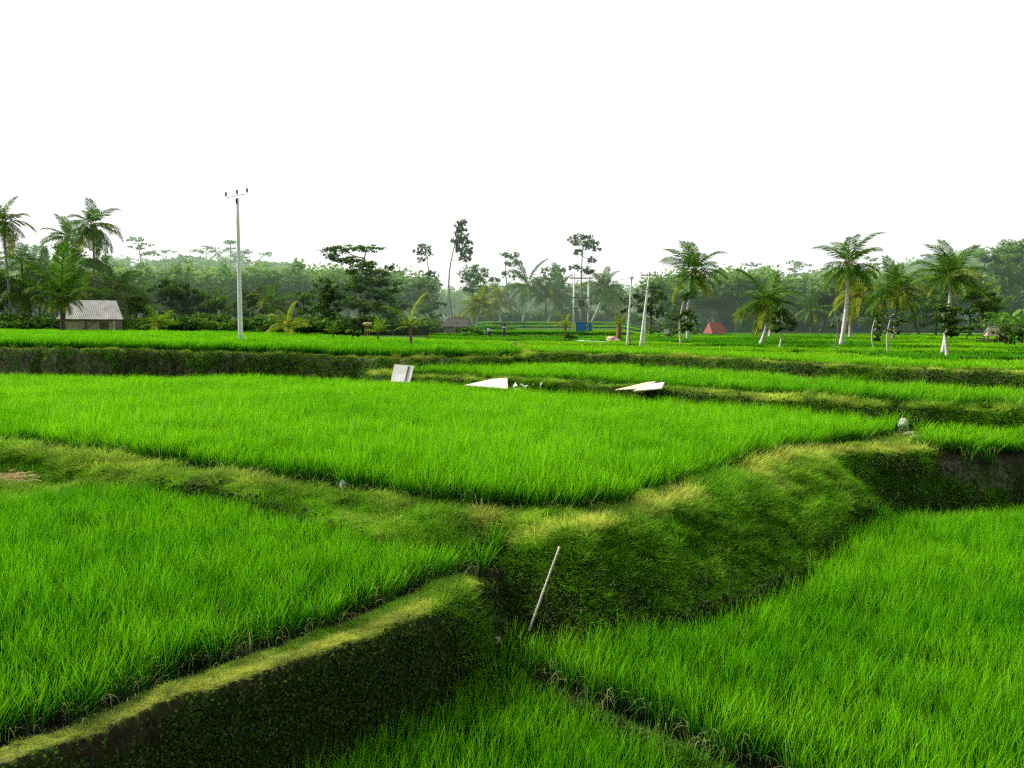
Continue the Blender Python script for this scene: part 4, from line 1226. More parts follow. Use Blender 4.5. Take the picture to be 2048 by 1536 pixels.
# banana plants right
def banana(px, Y, py, seed, label):
    rng = np.random.default_rng(700 + seed)
    x, y = Q(px, Y); zb = gz(x, y)
    H = ZT(py, Y) - zb
    t = thing('banana_plant', label, 'plant', (x, y, zb), 0, 'banana plants behind the thatched field shelter')
    mb = MB(); mb.tube([(0, 0, 0), (.03, 0, H * .3), (0, .02, H * .55)], [.13, .10, .07], 8)
    obj('stem', mb.mesh('stem', M['trunk_dark'], True), t)
    for i in range(8):
        mb = MB()
        a = i * 2.4 + rng.normal(0, .2); el0 = rng.uniform(.7, 1.4); L = H * rng.uniform(.5, .7)
        p = np.array([0, 0, H * .52]); pv = []
        s_ = np.array([-math.sin(a), math.cos(a), 0])
        for k in range(8):
            el = el0 - 1.6 * (k / 7) ** 1.6
            p = p + np.array([math.cos(a) * math.cos(el), math.sin(a) * math.cos(el), math.sin(el)]) * L / 7
            w = .17 * H * math.sin(PI * (k + .6) / 8.2) ** .7 * .6
            pv += [p - s_ * w + np.array([0, 0, w * .4]), p, p + s_ * w + np.array([0, 0, w * .4])]
        f = []
        for k in range(7):
            for q in (0, 1): f.append((k * 3 + q, k * 3 + q + 1, k * 3 + q + 4, k * 3 + q + 3))
        mb.add(pv, f, (rng.uniform(.5, .95), rng.uniform(), 0))
        obj('leaf', mb.mesh('leaf', M['leaf_bright']), t)


for i, (px, py, Y, lab) in enumerate([(1998, 622, 62, 'banana plant with upright bright leaves just right of the field shelter'), (2020, 618, 64, 'taller banana plant between its two neighbours by the field shelter'),
                                      (2042, 628, 60, 'banana plant with arching leaves at the picture edge'), (2010, 640, 58, 'low banana plant in front of the banana clump')]):
    banana(px, Y, py, i, lab)
for i, (px, Y, cl, lab) in enumerate([
    (2030, 56, [(2005, 668, 16, 14), (2030, 664, 18, 16), (2050, 668, 16, 14), (2022, 680, 22, 8)], 'dense dark shrub below the banana plants'),
    (1925, 72, [(1920, 660, 20, 10), (1938, 655, 16, 12), (1910, 668, 14, 8)], 'dark shrub left of the thatched field shelter'),
    (668 + 38, 48, [(706, 664, 14, 5), (716, 668, 9, 4)], 'low green shrub right of the tiny palm seedling'),
    (930, 80, [(915, 660, 14, 6), (935, 658, 14, 7), (955, 662, 12, 6)], 'pale green shrub in front of the dark thatched hut'),
    (1340, 84, [(1305, 660, 16, 9), (1325, 658, 14, 9), (1355, 664, 14, 8), (1340, 668, 18, 7)], 'leafy hedge like shrub around the white sign'),
    (1140, 70, [(1135, 672, 8, 5), (1148, 675, 8, 4)], 'small shrub at the foot of the orange yellow palm'),
    (1818 - 400, 96, [(1395, 660, 12, 8), (1385, 664, 10, 7)], 'low shrub left of the red roofed house'),
]):
    tree(px, Y, cl, lab, 'shrub', None, 'leaf_mid' if i else 'leaf_dark', 'trunk_dark', .05, .16, 1.0, 300 + i, cat='shrub')


# ------------------------------------------------------------------ huts
def slab_quad(mb, a, b, c, d, th):
    """thick sheet over four corners (a,b,c,d counter clockwise from above)"""
    a, b, c, d = [np.array(q, float) for q in (a, b, c, d)]
    n_ = np.cross(b - a, d - a); n_ /= np.linalg.norm(n_)
    lo_ = [q - n_ * th for q in (a, b, c, d)]
    mb.hexa(lo_ + [a, b, c, d])


def corrug(mb, a, b, c, d, th, n=30, amp=.010):
    """corrugated sheet: a-b eave, d-c ridge, waves run up the slope"""
    a, b, c, d = [np.array(q, float) for q in (a, b, c, d)]
    nrm = np.cross(b - a, d - a); nrm /= np.linalg.norm(nrm)
    v = []; f = []
    m_ = n * 4
    for i in range(m_ + 1):
        t_ = i / m_
        o_ = nrm * amp * math.sin(2 * PI * i / 4)
        v += [a + (b - a) * t_ + o_, d + (c - d) * t_ + o_, a + (b - a) * t_ + o_ - nrm * th, d + (c - d) * t_ + o_ - nrm * th]
    for i in range(m_):
        k = i * 4
        f += [(k, k + 4, k + 5, k + 1), (k + 2, k + 3, k + 7, k + 6), (k, k + 2, k + 6, k + 4), (k + 1, k + 5, k + 7, k + 3)]
    mb.add(v, f)


def left_hut():
    Y = 76
    x, _ = Q(193, Y)
    zb = gz(x, Y)
    t = thing('field_hut', 'grey roofed bamboo walled hut behind the upper rice terrace', 'hut', (x, Y, zb), math.radians(13))
    e_ = ZT(638, Y) - zb; rdg = ZT(602, Y + 2) - zb       # eave and ridge heights
    W, D = 4.0, 3.4
    m_ = MB(); corrug(m_, (-2.75, -2.1, e_), (2.95, -2.1, e_ - .03), (1.9, .1, rdg), (-1.95, .1, rdg + .05), .03)
    obj('roof', m_.mesh('roof', M['roof_grey']), t)
    m_ = MB(); corrug(m_, (2.95, 2.2, e_), (-2.75, 2.2, e_), (-1.95, .14, rdg + .05), (1.9, .14, rdg), .03)
    obj('roof', m_.mesh('roof', M['roof_grey']), t)
    m_ = MB()
    for i in range(9):
        m_.box((0, -1.7 + .004 * (i % 2), .12 + i * (e_ - .2) / 9), (4.0, .05, (e_ - .2) / 9 * .94))
    obj('wall', m_.mesh('wall', M['woven']), t)
    m_ = MB(); m_.add([(-2.03, -1.7, 0), (-2.03, 1.7, 0), (-2.03, 1.7, e_), (-2.03, .1, rdg - .1), (-2.03, -1.7, e_)] + [(-1.95, -1.7, 0), (-1.95, 1.7, 0), (-1.95, 1.7, e_), (-1.95, .1, rdg - .1), (-1.95, -1.7, e_)],
                      [(4, 3, 2, 1, 0), (5, 6, 7, 8, 9), (0, 1, 6, 5), (1, 2, 7, 6), (2, 3, 8, 7), (3, 4, 9, 8), (4, 0, 5, 9)])
    o = obj('gable_wall', m_.mesh('gable_wall', M['plaster']), t)
    m_ = MB(); m_.box((0, 1.7, e_ / 2), (4.0, .06, e_)); m_.box((1.97, 0, e_ / 2), (.06, 3.3, e_))
    obj('rear_wall', m_.mesh('rear_wall', M['timber']), t)
    for px_, py_ in ((2.06, -1.78), (-.35, -1.78)):
        m_ = MB(); m_.box((px_, py_, e_ / 2 - .02), (.13 if px_ > 1 else .07, .10, e_))
        obj('post', m_.mesh('post', M['slab'] if px_ > 1 else M['timber']), t)
    m_ = MB(); m_.tube(curve_pts((-1.2, -1.86, e_ * .35), (.5, -1.84, e_ * .85), (0, 0, -.15), 8), .025, 5)
    obj('rope', m_.mesh('rope', M['timber']), t)
    m_ = MB(); m_.box((0, -1.94, e_ - .10), (5.2, .08, .10))
    obj('eave_beam', m_.mesh('eave_beam', M['timber']), t)
    m_ = MB(); m_.box((1.2, -1.745, e_ * .42), (.75, .05, e_ * .82))
    d_ = obj('door', m_.mesh('door', M['timber']), t)
    m_ = MB(); m_.tube([(.92, -1.79, e_ * .42), (.92, -1.79, e_ * .52)], .018, 6); obj('handle', m_.mesh('handle', M['steel']), d_)
    # lean-to on the gable side
    m_ = MB()
    slab_quad(m_, (-3.5, -1.2, e_ * .66), (-2.05, -1.2, e_ * .9), (-2.05, 1.2, e_ * .9), (-3.5, 1.2, e_ * .66), .05)
    obj('lean_to_roof', m_.mesh('lean_to_roof', M['timber']), t)
    for yy_ in (-1.1, 1.1):
        m_ = MB(); m_.tube([(-3.35, yy_, -.1), (-3.35, yy_, e_ * .64)], .05, 6)
        obj('post', m_.mesh('post', M['timber']), t)


left_hut()


def thatched(px, Y, ridge_py, eave_py, wpx, name, label, roofm, wallm, skew=0, rz=.2, dpt=1.0, open_sides=False):
    x, _ = Q(px, Y); zb = gz(x, Y)
    t = thing(name, label, 'hut', (x, Y, zb), rz)
    w = wpx / FPX * Y / 2; e_ = ZT(eave_py, Y) - zb; r_ = ZT(ridge_py, Y) - zb
    d = w * dpt
    m_ = MB()
    rl = w * .62
    rows = 5
    # hipped roof built in courses so the surface is not one flat plane
    for i in range(rows):
        a, b = i / rows, (i + 1.12) / rows
        b = min(b, 1)
        def ring(k, lift):
            ww = w + (rl - w) * k; dd = d + (.04 - d) * k; zz = e_ + (r_ - e_) * k + lift
            return [(-ww + skew * k, -dd, zz), (ww + skew * k, -dd, zz), (ww + skew * k, dd, zz), (-ww + skew * k, dd, zz)]
        lo_, hi_ = ring(a, 0.0), ring(b, .05)
        m_.add(lo_ + hi_, [(0, 1, 5, 4), (1, 2, 6, 5), (2, 3, 7, 6), (3, 0, 4, 7), (3, 2, 1, 0)])
    m_.tube([(-rl + skew, 0, r_ + .04), (rl + skew, 0, r_ + .04)], .07, 6)
    obj('roof', m_.mesh('roof', M[roofm]), t)
    if open_sides:
        for sx in (-1, 1):
            for sy in (-1, 1):
                m_ = MB(); m_.tube([(sx * w * .8, sy * d * .75, -.1), (sx * w * .8, sy * d * .75, e_ + .05)], .06, 6)
                obj('post', m_.mesh('post', M['timber']), t)
        m_ = MB()
        for k in range(8): m_.box((0, -d * .8 + k * d * .228, e_ * .42), (w * 2.2, d * .21, .05))
        obj('platform', m_.mesh('platform', M['timber']), t)
    else:
        m_ = MB(); m_.box((0, -d * .75, e_ / 2), (w * 1.5, .08, e_)); obj('wall', m_.mesh('wall', M[wallm]), t)
        m_ = MB(); m_.box((-w * .72, 0, e_ / 2), (.08, d * 1.42, e_)); m_.box((w * .72, 0, e_ / 2), (.08, d * 1.42, e_)); m_.box((0, d * .75, e_ / 2), (w * 1.5, .08, e_))
        obj('side_wall', m_.mesh('side_wall', M[wallm]), t)
    return t


thatched(910, 96, 637, 653, 56, 'thatched_hut', 'low hut with a dark hipped thatch roof under the tallest thin tree', 'roof_dark', 'thatch', .25, .1)
thatched(1430, 100, 645, 667, 36, 'red_roofed_house', 'house with a red pitched roof half hidden behind the plain', 'roof_red', 'plaster', -.2, .3)
tt = thatched(1984, 66, 655, 672, 30, 'field_shelter', 'small thatched field shelter on a timber platform below the banana plants', 'thatch', 'timber', 0, -.2, 1.0, True)
x, _ = Q(1972, 65)
for i, (a, b, c, d) in enumerate([(1950, 676, 1985, 679), (1948, 681, 2000, 682), (1958, 672, 1968, 660)]):
    x0, _ = Q(a, 64.2); x1, _ = Q(c, 64.2)
    m_ = MB(); m_.tube([(x0, 64.2 - i * .15, ZT(b, 64.2)), (x1, 64.2 - i * .15, ZT(d, 64.2))], .05, 6)
    tag(obj('timber_pole', m_.mesh('timber_pole', M['timber'])), ['upper bare pole lying by the field shelter', 'lowest long bare pole lying by the field shelter', 'short pole propped up beside the field shelter'][i], 'pole', 'loose poles by the field shelter')
# red cloth flag
x, _ = Q(2043, 60); zt_ = ZT(622, 60); zb = gz(x, 60)
t = thing('flag', 'red cloth flag on a thin bamboo among the banana plants', 'flag', (x, 60, zb))
m_ = MB(); m_.tube([(0, 0, 0), (.02, 0, zt_ - zb + .2)], [.03, .015], 6); obj('staff', m_.mesh('staff', M['bamboo_grey']), t)
v = [(.03 + .06 * i, .04 * math.sin(i * 1.3), zt_ - zb + .15 - .5 * j - .03 * i) for j in (0, 1) for i in range(8)]
m_ = MB(); m_.add(v, [(i, i + 1, i + 9, i + 8) for i in range(7)]); obj('cloth', m_.mesh('cloth', M['red']), t)


# ------------------------------------------------------------------ poles and wires
def insulator(t, p, s=1.0):
    m_ = MB()
    m_.tube([(0, 0, 0), (0, 0, .10 * s)], .02 * s, 6)
    for k in range(3):
        z_ = .10 * s + k * .07 * s
        m_.tube([(0, 0, z_), (0, 0, z_ + .03 * s), (0, 0, z_ + .06 * s)], [.045 * s, .085 * s, .045 * s], 10)
    m_.tube([(0, 0, .30 * s), (0, 0, .36 * s)], [.05 * s, .03 * s], 8)
    o = obj('insulator', m_.mesh('insulator', M['ceramic'], True), t); o.location = p
    return o


def power_pole(px, base_py, top_py, Y, label, base_px=None, r=.16, arms=(), name='utility_pole', zbase=None, group=None):
    x0, _ = Q(base_px or px, Y); x1, _ = Q(px, Y)
    zb = gz(x0, Y) if zbase is None else zbase
    H = ZT(top_py, Y) - zb
    t = thing(name, label, 'utility pole', (x0, Y, zb), 0, group)
    dx = x1 - x0
    m_ = MB(); k = np.linspace(0, 1, 8)
    m_.tube([(dx * q, 0, -.2 + (H + .2) * q) for q in k], r * (1 - .38 * k), 14)
    obj('shaft', m_.mesh('shaft', M['concrete'], True), t)
    for (zf, half, off, nin, sz) in arms:
        cx = dx * zf + off
        m_ = MB(); m_.box((cx, -r * .9, H * zf), (half * 2, .07, .07))
        a_ = obj('crossarm', m_.mesh('crossarm', M['steel']), t)
        m_ = MB(); m_.tube([(cx - half * .6, -r * .85, H * zf - .02), (dx * (zf - .05), -r * .8, H * zf - .38)], .015, 5); m_.tube([(cx + half * .6, -r * .85, H * zf - .02), (dx * (zf - .05), -r * .8, H * zf - .38)], .015, 5)
        obj('brace', m_.mesh('brace', M['steel']), t)
        for q in np.linspace(-1, 1, nin):
            insulator(t, (cx + q * half * .95, -r * .9, H * zf + .035), sz)
    return t


# the big white pole: arm tilted, three insulators
Yp = 42
t = power_pole(483, 672, 396, Yp, 'tall white concrete pole with three insulators standing in the upper rice terrace', 482, .128)
H = ZT(396, Yp) - gz(Q(482, Yp)[0], Yp)
m_ = MB(); m_.tube([(-.52, -.12, H - .02), (0, -.12, H + .10), (.58, -.12, H + .20)], .022, 6); obj('crossarm', m_.mesh('crossarm', M['concrete']), t)
for dx_, dz_ in ((-.52, 0.0), (.06, .12), (.58, .2)): insulator(t, (dx_, -.12, H + dz_), .85)
m_ = MB(); m_.tube([(.02, -.12, H - .30), (.03, -.14, H - .05)], .05, 8); obj('clamp', m_.mesh('clamp', M['ceramic']), t)

power_pole(1297, 690, 545, 57, 'leaning concrete pole with two crossarms and black insulators beside the thin pole', 1280, .10, [(.965, .62, 0, 3, .55), (.78, .42, 0, 3, .55)])
x0, _ = Q(1289, 57); zb = gz(x0, 57)
t = thing('stay_post', 'short raking support post against the leaning concrete pole', 'post', (x0, 57.05, zb))
m_ = MB(); m_.tube([(0, 0, -.2), (.05, .02, ZT(620, 57) - zb)], [.07, .05], 10); obj('shaft', m_.mesh('shaft', M['concrete'], True), t)
power_pole(1262, 688, 545, 58, 'thin pale pole with a dark leafy clump left of the leaning concrete pole', 1253, .075, [(.93, .12, 0, 2, .3)])


# transformer station: two poles joined by beams, blue sheet below
def transformer():
    Y = 93
    xa, _ = Q(1147, Y); xb, _ = Q(1176, Y)
    zb = min(gz(xa, Y), gz(xb, Y))
    H = ZT(548, Y) - zb
    cx = (xa + xb) / 2
    t = thing('transformer_frame', 'two pale poles joined by beams carrying a transformer above the blue tarpaulin', 'transformer', (cx, Y, zb))
    hw = (xb - xa) / 2
    for s_ in (-1, 1):
        m_ = MB(); m_.tube([(s_ * hw, 0, -.3), (s_ * hw, 0, H if s_ < 0 else H * .93)], [.12, .09], 12); obj('pole', m_.mesh('pole', M['concrete'], True), t)
    for z_, wd in ((H * .93, 2.6), (H * .60, 2.2), (H * .42, 2.0)):
        m_ = MB(); m_.box((0, -.2, z_), (wd, .10, .12)); m_.box((0, .2, z_), (wd, .10, .12)); obj('beam', m_.mesh('beam', M['steel']), t)
    m_ = MB(); m_.box((0, -.02, H * .50), (.75, .6, .85)); m_.tube([(-.2, 0, H * .50 + .42), (-.2, 0, H * .50 + .7)], .05, 6); m_.tube([(.2, 0, H * .50 + .42), (.2, 0, H * .50 + .7)], .05, 6)
    for k in range(5): m_.box((-.3 + .15 * k, -.37, H * .50), (.03, .12, .6))
    obj('transformer_tank', m_.mesh('transformer_tank', M['steel']), t)
    for q in (-1, 0, 1): insulator(t, (q * 1.0, -.2, H * .93 + .06), .7)
    for q, zz_ in ((-1.5, .70), (1.35, .66)):
        m_ = MB(); m_.tube([(q * hw, -.1, 0), (q * hw * .98, -.1, H * zz_)], .035, 6); obj('conduit', m_.mesh('conduit', M['steel']), t)
    return zb, cx


zbT, cxT = transformer()
# blue tarpaulin booth with yellow rails
Y = 90
x0, _ = Q(1151, Y); x1, _ = Q(1183, Y); zb = gz((x0 + x1) / 2, Y)
t = thing('tarpaulin_booth', 'booth hung with blue tarpaulin and yellow rails under the transformer poles', 'booth', ((x0 + x1) / 2, Y, zb))
w = (x1 - x0) / 2
zt_ = ZT(645, Y) - zb; zl = ZT(667, Y) - zb
m_ = MB()
nx = 14
v = []
for j in range(5):
    for i in range(nx):
        u = i / (nx - 1) * .62
        v.append((-w + 2 * w * u, -.45 + .03 * math.sin(i * 1.9 + j * .5), zt_ - (zt_ - zl) * j / 4 + .05 * math.sin(PI * i / (nx - 1)) * (j == 0)))
m_.add(v, [(j * nx + i, j * nx + i + 1, (j + 1) * nx + i + 1, (j + 1) * nx + i) for j in range(4) for i in range(nx - 1)])
obj('tarpaulin', m_.mesh('tarpaulin', M['blue'], True), t)
m_ = MB(); m_.box((w * .78, -.40, (zt_ + zl) / 2), (w * .40, .04, (zt_ - zl) * .9)); obj('tarpaulin', m_.mesh('tarpaulin', M['blue']), t)
for sx in (-1.05, .3, .52, 1.05):
    for sy in (-.5, .7):
        m_ = MB(); m_.tube([(w * sx, sy, -.2), (w * sx, sy, zt_ + .06)], .035, 6); obj('post', m_.mesh('post', M['yellow'] if sx in (-1.05, 1.05) else M['timber']), t)
for z_ in (zl - .1, zt_ + .05):
    m_ = MB(); m_.box((0, -.53, z_), (w * 2.2, .05, .06)); obj('rail', m_.mesh('rail', M['yellow'] if z_ < zt_ else M['steel']), t)
m_ = MB(); m_.box((0, .1, zl - .2), (w * 2.0, 1.0, .12)); obj('floor', m_.mesh('floor', M['timber']), t)

# pale slab of concrete track and rubble beside it
Y = 67
pts = [(1150, 70, 681), (1215, 66, 686), (1240, 72, 683), (1185, 76, 678)]
pp = []
for a, b, c in pts:
    xx_, _ = Q(a, b); pp.append((xx_, b, ZT(c, b)))
m_ = MB(); slab_quad(m_, *pp, .12)
tag(obj('concrete_slab', m_.mesh('concrete_slab', M['slab'])), 'pale flat concrete slab in the field below the blue tarpaulin', 'slab', None, 'thing')


def rock(px, py, Y, r, label, mat='stone', sc=(1, 1, .6), seed=0, name='stone', group=None, sink=.3):
    rng = np.random.default_rng(seed)
    m_ = MB(); sphere(m_, (0, 0, 0), r, sc, 14, 9, .10, rng)
    o = obj(name, m_.mesh(name, M[mat], False))
    x_, _ = Q(px, Y)
    zz_ = ZT(py, Y) if py else gz(x_, Y) + r * sc[2] * (1 - sink)
    o.location = (x_, Y, zz_)
    o.rotation_euler = (0, 0, rng.uniform(0, 3))
    tag(o, label, 'stone', group)
    return o


rock(1222, 678, 69, .42, 'pinkish boulder on the pale slab beside the shaggy palm stem', 'stone', (1.2, .8, .6), 1)
rock(1234, 681, 68.6, .3, 'smaller boulder right of the pinkish one by the shaggy palm stem', 'stone', (1.1, .8, .5), 2)

# cables
def cable(pts, sag, label, r=.010, n=24):
    m_ = MB()
    full = []
    for (a, b) in zip(pts[:-1], pts[1:]):
        a, b = np.array(a, float), np.array(b, float)
        for k in range(n):
            t_ = k / n
            full.append(a + (b - a) * t_ - np.array([0, 0, sag * 4 * t_ * (1 - t_)]))
    full.append(np.array(pts[-1], float))
    m_.tube(full, r, 5)
    tag(obj('cable', m_.mesh('cable', M['wire'])), label, 'cable')


def pt(px, py, Y):
    x_, _ = Q(px, Y); return (x_, Y, ZT(py, Y))


cable([pt(-260, 462, 40), pt(478, 476, 41.8)], .12, 'low black cable running past the tall palms to the white pole', .007)
cable([pt(1262, 556, 58), pt(1176, 552, 93)], .3, 'sagging cable between the thin pole and the transformer poles', .012)
cable([pt(1262, 556, 58), pt(1290, 560, 57)], .02, 'short cable between the thin pole and the leaning concrete pole', .008)
cable([pt(1147, 558, 93), pt(912, 570, 100), pt(700, 580, 106)], .5, 'long cable running from the transformer poles past the thin trees', .012)
cable([pt(1297, 572, 57), pt(2300, 570, 50)], .5, 'faint cable running from the leaning concrete pole past the coconut palms', .006)


# ------------------------------------------------------------------ boards, sticks, litter
def board(corners, th, label, name='board', mat='panel', emat='panel_edge', stripe=None):
    c = [np.array(q, float) for q in corners]
    o0 = sum(c) / 4
    t = thing(name, label, 'board', tuple(o0))
    c = [q - o0 for q in c]
    m_ = MB()
    slab_quad(m_, c[0], c[1], c[2], c[3], th)
    obj('panel', m_.mesh('panel', M[mat]), t)
    n_ = np.cross(c[1] - c[0], c[3] - c[0]); n_ /= np.linalg.norm(n_)
    if stripe:
        m_ = MB()
        for a, b in stripe:
            q = [c[0] + (c[1] - c[0]) * a, c[0] + (c[1] - c[0]) * b, c[3] + (c[2] - c[3]) * b, c[3] + (c[2] - c[3]) * (a + .01)]
            q[2] = q[2] * .96 + q[1] * .04; q[3] = q[3] * .96 + q[0] * .04
            slab_quad(m_, *[k + n_ * .006 for k in q], .004)
        obj('stain', m_.mesh('stain', M['timber']), t)
    m_ = MB()
    for a, b in ((0, 1), (1, 2), (2, 3), (3, 0)):
        m_.tube([c[a] - n_ * th * .5, c[b] - n_ * th * .5], th * .62, 5)
    obj('rim', m_.mesh('rim', M[emat]), t)
    return t


def on_bund(px, py, lift=.10):
    """a point just above the bund where the photo shows it"""
    h_ = hit(px, py, 18, 40)
    return h_ + np.array([0, 0, lift])


def sheet(px, py_base, Y, lifts, corners_px):
    return [pt(a, b, Y + c) for a, b, c in corners_px]


board([pt(781, 763, 31.9), pt(819, 765, 31.8), pt(827, 732, 32.3), pt(789, 729, 32.4)], .03, 'upright white sheet with a brown crack leaning on the bund', stripe=[(.70, .80), (.84, .86)])
board([pt(930, 770, 28.9), pt(1015, 777, 28.6), pt(1014, 756, 29.3), pt(985, 758, 29.6)], .05, 'wedge shaped white sheet lying on the bund between the other two boards')
board([pt(1232, 779, 25.3), pt(1290, 776, 25.0), pt(1312, 763, 25.7), pt(1296, 764, 25.9)], .03, 'long narrow tan board resting aslant on the bund', mat='panel_edge')
board([pt(1268, 781, 24.9), pt(1324, 776, 24.8), pt(1329, 764, 25.3), pt(1305, 768, 25.5)], .04, 'small white board overlapping the tan board on the bund')
# white debris on the bund
m_ = MB(); rr_ = np.random.default_rng(5)
for i in range(9):
    c = rr_.normal(0, .10, 3) * np.array([2.5, .5, .8])
    q = [c + rr_.normal(0, .10, 3) for _ in range(4)]
    m_.add(q, [(0, 1, 2), (0, 2, 3)])
o = obj('plastic_litter', m_.mesh('plastic_litter', M['plastic'])); o.location = pt(1055, 768, 28.3)
tag(o, 'shredded white plastic caught in grass right of the wedge shaped sheet', 'litter')


def crumpled(px, py, Y, w, h, label, seed, name='plastic_bag', mat='plastic'):
    rng = np.random.default_rng(seed)
    m_ = MB()
    nu, nv = 12, 9
    v = []
    for j in range(nv):
        for i in range(nu):
            a = 2 * PI * i / nu; q = j / (nv - 1)
            rad = (math.sin(PI * min(1, .10 + q * .82)) ** .7) * (1 + rng.normal(0, .14))
            v.append((w * .5 * rad * math.cos(a), w * .35 * rad * math.sin(a), h * q + rng.normal(0, .02) * h))
    f = [(j * nu + i, j * nu + (i + 1) % nu, (j + 1) * nu + (i + 1) % nu, (j + 1) * nu + i) for j in range(nv - 1) for i in range(nu)]
    f += [tuple(range(nu))[::-1], tuple((nv - 1) * nu + i for i in range(nu))]
    m_.add(v, f)
    o = obj(name, m_.mesh(name, M[mat]))
    o.location = (Q(px, Y)[0], Y, ZT(py, Y) if py else gz(Q(px, Y)[0], Y) + .02); o.rotation_euler = (rng.normal(0, .1), rng.normal(.1, .15), rng.uniform(0, 3))
    tag(o, label, 'bag')
    return o


crumpled(681, None, 13.75, .13, .17, 'small crumpled white plastic bag at the foot of the middle paddy rice', 3)
def on_ground(px, Y, up=0.0):
    x_, _ = Q(px, Y); return (x_, Y, gz(x_, Y) + up)


def lay_rock(px, py, r, label, mat, sc, seed):
    # find where the sight line meets the ground
    Ys = np.linspace(7, 30, 900); xs = (px - 1024) / FPX * Ys
    zg, _ = ground(xs, Ys); zl_ = CAMZ + np.array([ray(px, py)[2] / ray(px, py)[1]]) * Ys
    k = int(np.argmax(zg > zl_)); Yh = Ys[k]
    o = rock(px, None, Yh, r, label, mat, sc, seed)
    return Yh


lay_rock(1172, 1226, .05, 'pale stone lying at the foot of the bank right of the white stick', 'panel_edge', (1.3, .8, .7), 8)
lay_rock(990, 1288, .08, 'pale stone in the gully at the end of the weedy wall', 'stone', (1.2, .9, .7), 9)


def hit(px, py, y0=6, y1=40):
    Ys = np.linspace(y0, y1, 2400); xs = (px - 1024) / FPX * Ys
    zg, _ = ground(xs, Ys); rr2 = ray(px, py)
    zl_ = CAMZ + rr2[2] / rr2[1] * Ys
    k = int(np.argmax(zg > zl_))
    return np.array([xs[k], Ys[k], zg[k]])


hb = hit(1816, 850)
crumpled(1816, None, hb[1] - .12, .26, .40, 'tall crumpled white plastic bag on the bund corner beside the stones', 4)
lay_rock(1828, 874, .15, 'large brown stone on the bund corner beneath the white bag', 'stone', (1.4, .8, .55), 5)
lay_rock(1812, 868, .08, 'small pale stone beside the large brown one on the bund corner', 'panel', (1.3, .8, .7), 6)
lay_rock(1838, 880, .12, 'small brown stone in front of the large one on the bund corner', 'stone', (1.1, .8, .6), 7)
a = hit(1121, 1094) * 1.0; b = hit(1059, 1262) * 1.0
for v_ in (a, b): v_ += (np.array([0, 0, CAMZ]) - v_) / np.linalg.norm(np.array([0, 0, CAMZ]) - v_) * .26
t = thing('bamboo_stick', 'straight whitish bamboo stick leaning on the grassy bank above the gully', 'stick', tuple(a))
d = b - a
m_ = MB(); m_.tube([d * q for q in np.linspace(0, 1, 12)], [.0155 + .002 * (i % 3 == 0) for i in range(12)], 8)
obj('shaft', m_.mesh('shaft', M['bamboo_grey'], True), t)
m_ = MB()
for q in (.18, .42, .7): m_.tube([d * (q - .004), d * (q + .004)], .0205, 8)
obj('node_rings', m_.mesh('node_rings', M['panel_edge']), t)

# straw heap
m_ = MB(); rr_ = np.random.default_rng(15)
for i in range(260):
    c = rr_.normal(0, 1, 3) * np.array([.24, .18, .06]); c[2] = abs(c[2])
    a_ = rr_.uniform(0, 6.28); l = rr_.uniform(.1, .3); e_ = rr_.normal(0, .25)
    dd = np.array([math.cos(a_) * math.cos(e_), math.sin(a_) * math.cos(e_), math.sin(e_)]) * l
    m_.tube([c, c + dd * .5 + np.array([0, 0, .02]), c + dd], .006, 3)
hp = hit(8, 972, 8, 30)
o = obj('straw_heap', m_.mesh('straw_heap', M['straw'])); o.location = (hp[0], hp[1] - .1, hp[2] + .12)
tag(o, 'small heap of golden straw on the bund beside the lower paddy', 'straw')

# yellow bag on sticks and bent dry leaves marker
Y = 46.5
x0, _ = Q(735, Y); zb = gz(x0, Y)
t = thing('bird_scarer', 'yellow green bag tied over thin sticks among the seedlings', 'scarecrow', (x0, Y, zb))
zt_ = ZT(650, Y) - zb
for sx in (-.16, 0, .16):
    m_ = MB(); m_.tube([(sx, 0, -.1), (sx * .7, 0, zt_)], .014, 5); obj('stick', m_.mesh('stick', M['yellow']), t)
m_ = MB(); sphere(m_, (.03, 0, zt_ + .05), .27, (1.1, .5, .42), 14, 8, .06, np.random.default_rng(4)); obj('bag', m_.mesh('bag', M['bagyellow'] if 'bagyellow' in M else M['straw']), t)
Y = 38.5
x0, _ = Q(1028, Y); zb = gz(x0, Y)
t = thing('crop_marker', 'dry yellow leaf bundle on a stake at the terrace corner', 'marker', (x0, Y, zb))
zt_ = ZT(684, Y) - zb
m_ = MB(); m_.tube([(0, 0, -.1), (0, 0, zt_)], .015, 5); obj('stake', m_.mesh('stake', M['straw']), t)
m_ = MB()
for s_ in (-1, 1):
    for k in range(3):
        m_.tube(curve_pts((0, 0, zt_), (s_ * (.09 + .03 * k), .02 * k, zt_ - .28), (s_ * .05, 0, .06), 6), [.02, .025, .025, .02, .015, .006], 5)
obj('leaf_bundle', m_.mesh('leaf_bundle', M['straw']), t)

# white sign on a post
Y = 82
x0, _ = Q(1332, Y); zb = gz(x0, Y)
t = thing('sign', 'small blank white square sign on a post in the shrubs', 'sign', (x0, Y, zb))
m_ = MB(); m_.tube([(0, .03, -.2), (0, .03, ZT(660, Y) - zb)], .04, 6); obj('post', m_.mesh('post', M['steel']), t)
m_ = MB(); m_.box((0, 0, ZT(663, Y) - zb), (.50, .03, .46)); obj('panel', m_.mesh('panel', M['panel']), t)
# white item on the far bund
o = crumpled(1640, 664, 104, .7, .35, 'small white sack lying on the far bund under the dark trees', 9, 'sack')


